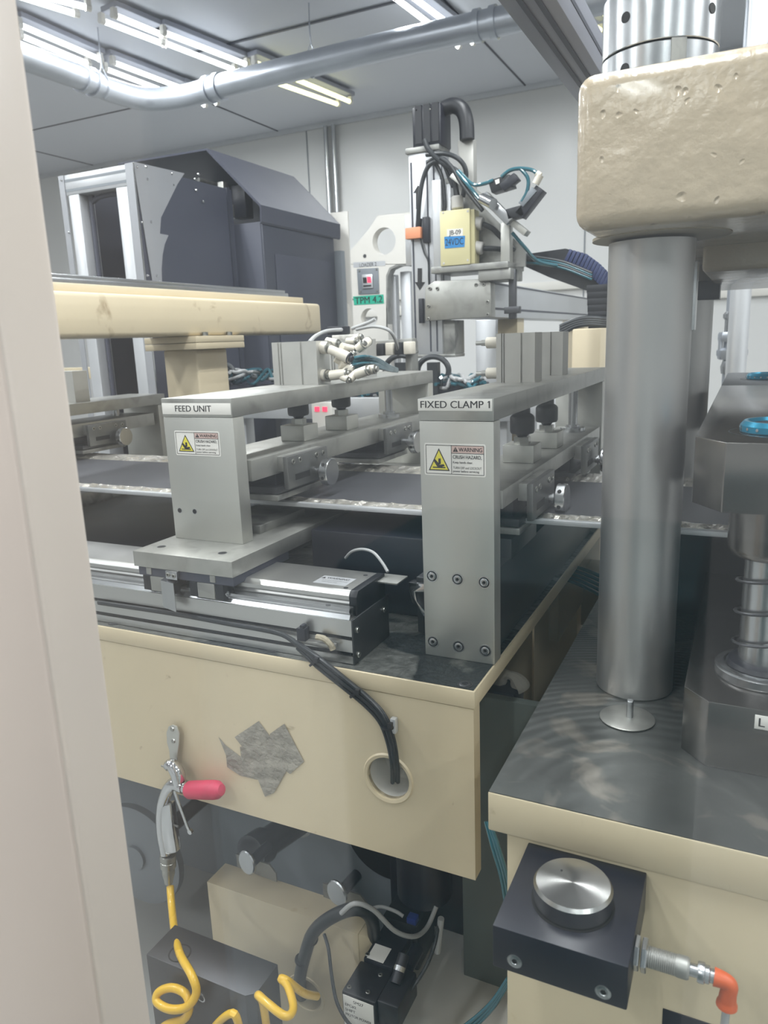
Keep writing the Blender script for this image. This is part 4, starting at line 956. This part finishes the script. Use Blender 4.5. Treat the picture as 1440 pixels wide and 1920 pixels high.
part('tape_label', MB().m(0).prism([L3(*p, LYP-.001) for p in ((662, 556), (719, 552), (720, 569), (664, 572))], (0, -.0003, 0)).m(1).text('TPM 4.2', L3(666, 570, LYP-.0018), X, Z, .030, L3(718, 570).x-L3(667, 570).x, 0, bold=.005), [TEALL, INK], t)
part('plate_dowel', MB().lathe(L3(684, 480), -Y, [(.008, 0), (.008, .002)], 16), DARKST, t)
part('support_leg', MB().box(L3(664, 600).x, L3(728, 600).x, LYP+.01, LYP+.05, 0, L3(690, 655).z, .002), WPLAST, t)
p, q = L3(728, 520, LYP+.06), L3(770, 690, LYP+.06)
single('frame_strut', 'grey upright strut seen through the slot of the cream plate', 'post', MB().box(p.x, p.x+.035, LYP+.06, LYP+.10, 0, p.z+.01, .002).box(p.x+.06, p.x+.11, LYP+.06, LYP+.12, 0, p.z+.02, .002), ANOD)

LY = 2.6
T = lambda x, y, yy=LY: at(x, y, 1, yy)
t = thing('loader_gantry', 'tall white vertical loader axis with a black motor on top', 'machine', T(800, 660))
x0, x1 = T(770, 460).x, T(826, 460).x
zb_, zt_ = T(790, 665).z, T(768, 288).z
part('vertical_axis', MB().box(x0, x1, LY, LY+.10, zb_, zt_, .003), ANOD, t)
mb = MB()
for k in (.06, .58, .80): mb.box(x0+(x1-x0)*k, x0+(x1-x0)*k+.006, LY-.001, LY+.001, zb_+.01, zt_-.03)
mb.box(x1-.0005, x1+.001, LY+.02, LY+.028, zb_, zt_-.03)
part('axis_slot', mb, SLATE2, t)
part('axis_cap', MB().box(x0-.008, x1+.004, LY-.008, LY+.1, zt_-.002, zt_+.016, .002).box(x0+.015, x1+.05, LY-.004, LY+.1, zb_-.012, zb_+.0, .002), ALUD, t)
part('lower_axis', MB().box(x1-.05, T(851, 600).x, LY+.01, LY+.11, zb_, T(848, 600).z, .003), ALUD, t)
mz0, mz1 = T(775, 288).z, T(800, 196).z
mo = part('motor', MB().box(T(773, 250).x, T(827, 250).x, LY, LY+.10, zt_+.014, mz1, .006), BLACK, t)
mb = MB()
for a, b in ((784, 198), (800, 196), (816, 198)): mb.box(T(a, b).x-.012, T(a, b).x+.012, LY-.003, LY+.1, mz1-.12, mz1+.0015)
part('motor_fin', mb, BLKP, mo)
part('motor_screw', MB().lathe(T(781, 207), -Y, [(.004, 0), (.003, .003)], 8).lathe(T(806, 205), -Y, [(.004, 0), (.003, .003)], 8).lathe(T(823, 278), -Y, [(.004, 0), (.003, .003)], 8), BOLT, mo)
part('energy_loop', MB().tube([T(832, 205, 2.65), T(850, 198, 2.65), T(866, 206, 2.65), T(874, 228, 2.65), T(876, 262, 2.65)], .026, 12), BLKP, t)
part('loop_guide', MB().box(T(858, 262, 2.66).x, T(887, 262, 2.66).x, 2.66, 2.70, T(870, 360, 2.66).z, T(870, 262, 2.66).z, .003), CYL, t)
part('carriage', MB().box(T(818, 460).x, T(834, 460).x, LY-.03, LY+.1, T(822, 505).z, T(822, 340).z, .002).box(T(834, 460).x, T(848, 460).x, LY-.01, LY+.1, T(845, 505).z, T(845, 345).z, .002), ANOD, t)
part('side_carriage', MB().box(T(747, 450).x, T(771, 450).x, LY+.06, LY+.16, T(752, 496).z, T(752, 398).z, .002), ANOD, t)
part('back_plate', MB().prism([T(a, b, LY+.02) for a, b in ((820, 500), (820, 340), (850, 330), (985, 470), (985, 500))], (0, .012, 0)), ALUD, t)
fz0, fz1 = T(860, 600).z, T(860, 530).z
part('saddle_plate', MB().prism([T(a, b, LY-.03) for a, b in ((797, 538), (815, 527), (910, 523), (920, 530), (921, 594), (797, 602))], (0, .05, 0), .002), ALUP, t)
part('saddle_top', MB().box(T(820, 510).x, T(962, 505).x, LY-.06, LY+.14, T(860, 512).z, T(860, 500).z, .002).box(T(905, 510).x, T(965, 505).x, LY-.05, LY+.1, T(860, 532).z, T(860, 512).z, .002), ALUD, t)
mb = MB()
for a, b in ((806, 541), (820, 541), (893, 534), (907, 533), (803, 574), (803, 598), (914, 566), (914, 590)): mb.bolt(T(a, b, LY-.031), -Y, .0065, .003)
part('saddle_bolt', mb, [BOLT, HOLE], t)
hx0 = T(921, 560, LY).x
hb = part('cross_axis', MB().box(hx0-.13, hx0, LY+.03, 4.5, fz0+.004, fz1-.002, .003), ANOD, t)
part('cross_slot', MB().box(hx0-.001, hx0+.001, LY+.03, 4.5, fz0+.03, fz0+.038).box(hx0-.001, hx0+.001, LY+.03, 4.5, fz1-.012, fz1-.006), SLATE2, hb)
part('cross_foot', MB().box(hx0-.13, hx0, 4.3, 4.42, 0, fz0+.004, .004).box(hx0-.10, hx0-.02, 3.0, 3.1, 0, fz0+.004), BEIGE, t)
part('stop_clip', MB().box(T(955, 540).x, T(968, 540).x, LY-.01, LY+.01, T(960, 598).z, T(960, 505).z, .002).box(T(948, 590).x, T(976, 590).x, LY-.02, LY+.01, T(960, 588).z, T(960, 575).z, .002), DARKST, t)
def arrow(pts, mi=0): return MB().prism([T(a, b, LY-.0012) for a, b in pts], (0, -.0005, 0))
part('up_arrow', arrow(((784, 347), (793, 362), (788, 362), (788, 392), (780, 392), (780, 362), (775, 362))), INK, t)
part('down_arrow', arrow(((783, 503), (791, 503), (791, 529), (797, 529), (787, 544), (778, 529), (783, 529))), INK, t)
part('orange_connector', MB().box(T(766, 440).x, T(794, 440).x, LY-.03, LY-.001, T(780, 449).z, T(780, 428).z, .002), LORANGE, t)
part('read_head', MB().box(T(796, 430).x, T(808, 430).x, LY-.02, LY-.001, T(800, 456).z, T(800, 408).z, .002).box(T(789, 600).x, T(797, 600).x, LY-.02, LY-.001, T(790, 606).z, T(790, 560).z, .002).cyl(T(786, 410, LY-.008), T(784, 432, LY-.008), .011), BLACK, t)
part('motor_cable', MB().tube([T(a, b, y) for a, b, y in ((784, 420, 2.58), (786, 380, 2.57), (792, 340, 2.57), (803, 312, 2.57), (818, 303, 2.57), (832, 308, 2.57), (842, 330, 2.58), (850, 350, 2.58))], .008, 10), CABLE, t)
part('motor_cable', MB().tube([T(a, b, y) for a, b, y in ((796, 262, 2.575), (805, 282, 2.57), (830, 305, 2.56), (858, 322, 2.56), (880, 345, 2.56))], .009, 10).tube([T(a, b, y) for a, b, y in ((800, 290, 2.58), (835, 288, 2.56), (862, 300, 2.56), (874, 325, 2.57), (868, 370, 2.58))], .008, 10), CABLE, t)
part('signal_cable', MB().tube([T(a, b, LY-.01) for a, b in ((788, 440), (790, 455), (796, 475), (803, 490), (804, 520), (805, 545))], .0035, 8), CABLE, t)
# junction box
t = thing('junction_box', 'cream junction box labelled JB-09 and 24VDC on the loader', 'box', T(857, 445, 2.55))
bx0, bx1, bz0, bz1 = T(826, 450, 2.54).x, T(882, 450, 2.54).x, T(850, 498, 2.54).z, T(850, 394, 2.54).z
part('lid', MB().box(bx0, bx1, 2.535, 2.55, bz0, bz1, .003), JBOX, t)
part('housing', MB().box(bx0+.002, bx1+.012, 2.55, 2.60, bz0+.002, bz1-.002, .003), JBOX, t)
mb = MB()
for a, b in ((831, 399), (877, 396), (832, 494), (877, 488)): mb.lathe(T(a, b, 2.535), -Y, [(.004, 0), (.0035, .001)], 10)
part('lid_screw', mb, GLAND, t)
TT = lambda a, b: T(a, b, 2.5345)
part('paper_label', MB().m(0).prism([TT(*p) for p in ((838, 430), (868, 428), (868, 442), (838, 443))], (0, -.0003, 0)).m(1).text('JB-09', T(842, 441, 2.5338), X, Z, .015, T(864, 441, 2.53).x-T(842, 441, 2.53).x, 0, bold=.01), [WHITE, INK], t)
part('tape_label', MB().m(0).prism([TT(*p) for p in ((833, 444), (872, 442), (871, 463), (834, 466))], (0, -.0004, 0)).m(1).text('24VDC', T(835, 461, 2.5337), X, Z, .022, T(870, 461, 2.53).x-T(836, 461, 2.53).x, 0), [BLUEL, INK], t)
for a, b, c, d in ((884, 417, 906, 420), (884, 462, 906, 466), (858, 392, 857, 368)):
    part('cable_gland', MB().cyl(T(a, b, 2.575), T(c, d, 2.575), .021, n=12, bev=.003), GLAND, t)
part('box_cable', MB().tube([T(a, b, y) for a, b, y in ((906, 420, 2.575), (925, 430, 2.575), (950, 455, 2.6), (975, 475, 2.65), (1010, 487, 2.75))], .009, 10).tube([T(a, b, y) for a, b, y in ((906, 466, 2.575), (935, 467, 2.6), (965, 475, 2.65), (1010, 490, 2.75))], .009, 10).tube([T(a, b, 2.575) for a, b in ((857, 368), (853, 345), (846, 320), (838, 305))], .010, 10), CABLE, t)
# valve bank on the slanted arm
t = thing('valve_arm', 'slanted aluminium arm carrying pneumatic valves and a pressure gauge head', 'valve', T(920, 380, 2.55))
def bar(a, b, wpx, y, th, mb):
    A, B = V((a[0], a[1])), V((b[0], b[1])); d = (B-A).normalized(); n = V((-d.y, d.x))*wpx/2
    return mb.prism([T(p.x, p.y, y) for p in (A-n, B-n, B+n, A+n)], (0, th, 0), .0015)
part('arm', bar((846, 327), (985, 437), 12, 2.53, .05, MB()), ALU, t)
part('arm_post', MB().box(T(945, 480).x, T(962, 480).x, 2.56, 2.6, T(950, 505).z, T(950, 420).z, .002), ALU, t)
part('regulator', bar((905, 365), (955, 415), 18, 2.50, .04, MB()).cyl(T(905, 372, 2.50), T(925, 382, 2.47), .017), BRIGHT, t)
part('valve', bar((918, 350), (958, 338), 24, 2.50, .05, MB()), BLKP, t)
part('valve_nose', bar((940, 352), (968, 330), 16, 2.49, .03, MB()), BLACK, t)
part('valve_base', bar((950, 402), (980, 394), 20, 2.50, .05, MB()), BLKP, t)
part('cylinder_block', bar((972, 404), (1012, 352), 17, 2.50, .05, MB()), BLACK, t)
part('grey_block', bar((976, 384), (1002, 354), 12, 2.495, .01, MB()), GREYS, t)
part('white_elbow', MB().cyl(T(1004, 345, 2.5), T(1013, 328, 2.5), .012, n=12).cyl(T(1013, 330, 2.5), T(1006, 325, 2.5), .010, n=12), NYLON, t)
part('valve_tag', MB().prism([T(*p, 2.495) for p in ((928, 338), (936, 335), (937, 343), (930, 346))], (0, -.001, 0)), WHITE, t)
for pts in (((860, 320, 2.53), (885, 345, 2.52), (905, 345, 2.5), (925, 338, 2.5)), ((940, 332, 2.5), (955, 320, 2.5), (975, 316, 2.5), (1000, 320, 2.5), (1010, 332, 2.5)), ((976, 316, 2.5), (990, 335, 2.5), (988, 360, 2.5), (978, 378, 2.5)),
            ((856, 322, 2.52), (880, 350, 2.51), (900, 375, 2.51)), ((960, 436, 2.55), (985, 465, 2.58), (1010, 490, 2.65), (1060, 500, 2.75))):
    part('air_tube', MB().tube([T(a, b, y) for a, b, y in pts], .006, 10), TEALH, t)
# cable carrier
t = thing('cable_carrier', 'black cable carrier chain looping from the loader towards the press', 'cable chain', T(1060, 500, 3.0))
tray = [(975, 478), (1060, 466), (1100, 476), (1128, 500), (1148, 525), (1148, 560), (1100, 545), (1030, 520), (985, 500)]
part('carrier_side', MB().prism([T(a, b, 2.75) for a, b in tray], (0, .012, 0)), BLKP, t)
mb = MB(); mb2 = MB()
up = [(1062, 468), (1090, 476), (1112, 492), (1130, 510), (1146, 530)]
for k in range(16):
    u = k/15*(len(up)-1); i = min(int(u), len(up)-2); f = u-i
    a = up[i][0]+(up[i+1][0]-up[i][0])*f; b = up[i][1]+(up[i+1][1]-up[i][1])*f
    c = T(a+4, b+14, 2.74); mb.obox(c, (.012, .03, .05), (V((.8, 0, -.6)), Y, V((.45, 0, .9))), .002)
part('carrier_link', mb, mat('blue_lit_black_link', (40, 52, 92), .4), t)  # blue light on the black links is put into their colour
mb = MB()
for k in range(7):
    p = T(1103+k*.5, 540+k*12, 2.75); mb.box(p.x, p.x+.10, 2.72, 2.78, p.z-.018, p.z+.008, .002)
part('drop_link', mb, BLKP, t)
for k in range(4):
    part('carrier_cable', MB().tube([T(a, b, 2.7) for a, b in ((1050, 612+k*5), (1080, 600+k*4), (1110, 596+k*4), (1150, 600+k*4))], .008, 8), CABLE, t)
for k in range(4):
    part('carrier_tube', MB().tube([T(a, b, 2.72) for a, b in ((985, 480+k*4), (1020, 484+k*4), (1060, 492+k*4), (1110, 512+k*4))], .005, 8), (TEALH if k % 2 else CABLE), t)
# conveyor parts behind the clamps
single('cream_stand', 'cream box column standing behind the fixed clamp, under the black chain', 'stand', MB().box(T(1072, 640, 2.5).x, T(1126, 640, 2.5).x, 2.5, 2.7, 0, T(1100, 616, 2.5).z, .006), BEIGE)
single('white_stand', 'white upright column behind the loader and the fixed clamp', 'stand', MB().box(T(892, 640, 3.2).x, T(930, 640, 3.2).x, 3.2, 3.3, 0, T(900, 600, 3.2).z, .004), ANOD)
t = thing('transfer_table', 'low transfer table behind the clamps with dark trays', 'table', (-1.4, 2.9, 0))
part('table_top', MB().box(-1.93, -.52, 2.45, 2.95, 1.26, 1.29, .003), DARKST, t)
part('front_rail', MB().box(-1.93, -.52, 2.42, 2.45, 1.22, 1.30, .003), ANOD, t)
for x in (-1.9, -.80):
    for y in (2.5, 2.85): part('leg', MB().box(x, x+.06, y, y+.06, 0, 1.26, .003), ANOD, t)
for k, (px, py, r) in enumerate(((752, 690, .055), (812, 690, .05), (418, 700, .05))):
    p = at(px, py, 1, 2.55)
    single('guide_wheel', ('black rimmed hose wheel just below the loader axis', 'black rimmed hose wheel right of the loader axis foot', 'black hose loop behind the cream beam post')[k], 'wheel', MB().tube([p+V((r*1.2*math.cos(a), 0, r*math.sin(a)-.01)) for a in [k_*PI/10 for k_ in range(-1, 12)]], .010, 10, 2).box(p.x-.02, p.x+.02, 2.54, 2.57, 1.29, p.z+.02), [CABLE])
# gripper rail under the plate
t = thing('gripper_rail', 'row of vacuum grippers on a grey rail behind the feed fittings', 'gripper', at(700, 640, 1, 2.3))
R3 = lambda a, b, y=2.3: at(a, b, 1, y)
part('rail', MB().prism([R3(*p) for p in ((690, 640), (772, 634), (772, 646), (690, 652))], (0, .04, 0), .002).prism([R3(*p) for p in ((665, 665), (772, 658), (772, 663), (665, 671))], (0, .06, 0), .002), ALUD, t)
for k in range(5):
    c = R3(700+k*17, 655-k*1.0, 2.29); part('gripper', MB().box(c.x-.014, c.x+.014, 2.27, 2.31, c.z-.022, c.z+.018, .003), (BLKP if k % 2 else NYLON), t)
part('sensor_head', MB().box(R3(640, 625).x, R3(668, 625).x, 2.2, 2.26, R3(650, 627).z, R3(650, 612).z, .004), BLACK, t)
part('rail_foot', MB().box(R3(750, 660).x, R3(762, 660).x, 2.34, 2.40, 1.0, R3(755, 640).z, .003), ALUD, t)
part('white_bar', MB().box(R3(622, 632, 2.1).x, R3(672, 632, 2.1).x, 2.1, 2.14, R3(640, 638, 2.1).z, R3(640, 628, 2.1).z, .002), WPLAST, t)
for pts in (((580, 642, 1.7), (592, 630, 1.8), (612, 621, 1.9), (640, 618, 2.1)), ((660, 616, 2.2), (690, 605, 2.2), (703, 598, 2.2)), ((668, 618, 2.2), (700, 612, 2.2), (730, 620, 2.2), (744, 645, 2.25), (746, 665, 2.3))):
    part('rail_cable', MB().tube([at(a, b, 1, y) for a, b, y in pts], .0055, 8), GCABLE, t)
for k in range(6):
    hose('fitting_tube', 'teal air tube fanning from the feed fittings, strand %s from the front' % ('one', 'two', 'three', 'four', 'five', 'six')[k], 'tube',
         ((660, 672+k*4.2, 1.47), (685, 668+k*4.2, 1.50+.012*(k % 3)), (710, 674+k*3.2, 1.6), (730, 686+k*1.8, 1.7), (745, 692+k, 1.8)), .0034, TEALH, 'teal tubes from the feed unit fittings')
# little displays and blue tubing in the middle distance
p = at(602, 765, 1, 2.3)
t = thing('display_panel', 'small white panel with red digits seen between the clamp beams', 'display', p)
part('panel', MB().box(p.x-.04, p.x+.045, 2.3, 2.33, 1.0, p.z+.02, .003), WPLAST, t)
for dx in (-.016, .016): part('digits', MB().box(p.x+dx-.009, p.x+dx+.009, 2.297, 2.3, p.z-.012, p.z+.004), RED7, t)
for cx_, cy_, wh in ((470, 708, 'right of the cream beam post'), (862, 716, 'behind the near end of the fixed clamp'), (697, 745, 'under the feed clamp beam')):
    t = thing('tube_tangle', 'tangle of blue and clear air tubes ' + wh, 'tubes', at(cx_, cy_+12, 1, 2.55), 'tube tangles on the transfer table')
    for j in range(8):
        pts = []
        for q in range(6):
            pts.append(at(cx_-42+q*17+random.uniform(-8, 8), cy_+random.uniform(-16, 12), 1, 2.5+random.uniform(0, .16)))
        part('tube', MB().tube(pts, .007, 8), TEALH if j % 3 else GCABLE, t)
    p = at(cx_, cy_+16, 1, 2.6)
    part('manifold', MB().box(p.x-.13, p.x+.10, 2.56, 2.64, 1.29 if p.z < 1.33 else p.z-.06, max(p.z, 1.34), .004), SLATE2, t)
p, q = at(268, 700, 1, 2.75), at(312, 700, 1, 2.75)
single('cream_upright', 'cream upright post standing behind the rear clamp, under the cream beam', 'post', MB().box(p.x, q.x, 2.75, 2.85, 0, at(290, 560, 1, 2.75).z, .006), BEIGE)
single('cross_rail', 'cream cross rail running behind the rear clamp', 'rail', MB().box(-3.3, p.x-.002, 2.78, 2.84, at(200, 710, 1, 2.78).z, at(200, 688, 1, 2.78).z, .004), BEIGE)
single('dark_screen', 'dark screen panel far behind the cream post', 'panel', MB().box(-3.6, -2.75, 3.9, 3.93, 0, 2.0, .003), SLATE2)
for k, pts in enumerate((((812, 300), (828, 330), (834, 380), (832, 395)), ((826, 296), (846, 312), (866, 345), (886, 372), (905, 395)), ((800, 306), (815, 298), (835, 300), (852, 330), (856, 350)))):
    single('loose_cable', ('black cable dropping behind the junction box lid', 'black cable following the slanted valve arm', 'black cable looping over the top of the junction box')[k], 'cable', MB().tube([T(a, b, 2.52 if k == 1 else 2.585) for a, b in pts], .007, 10), CABLE)
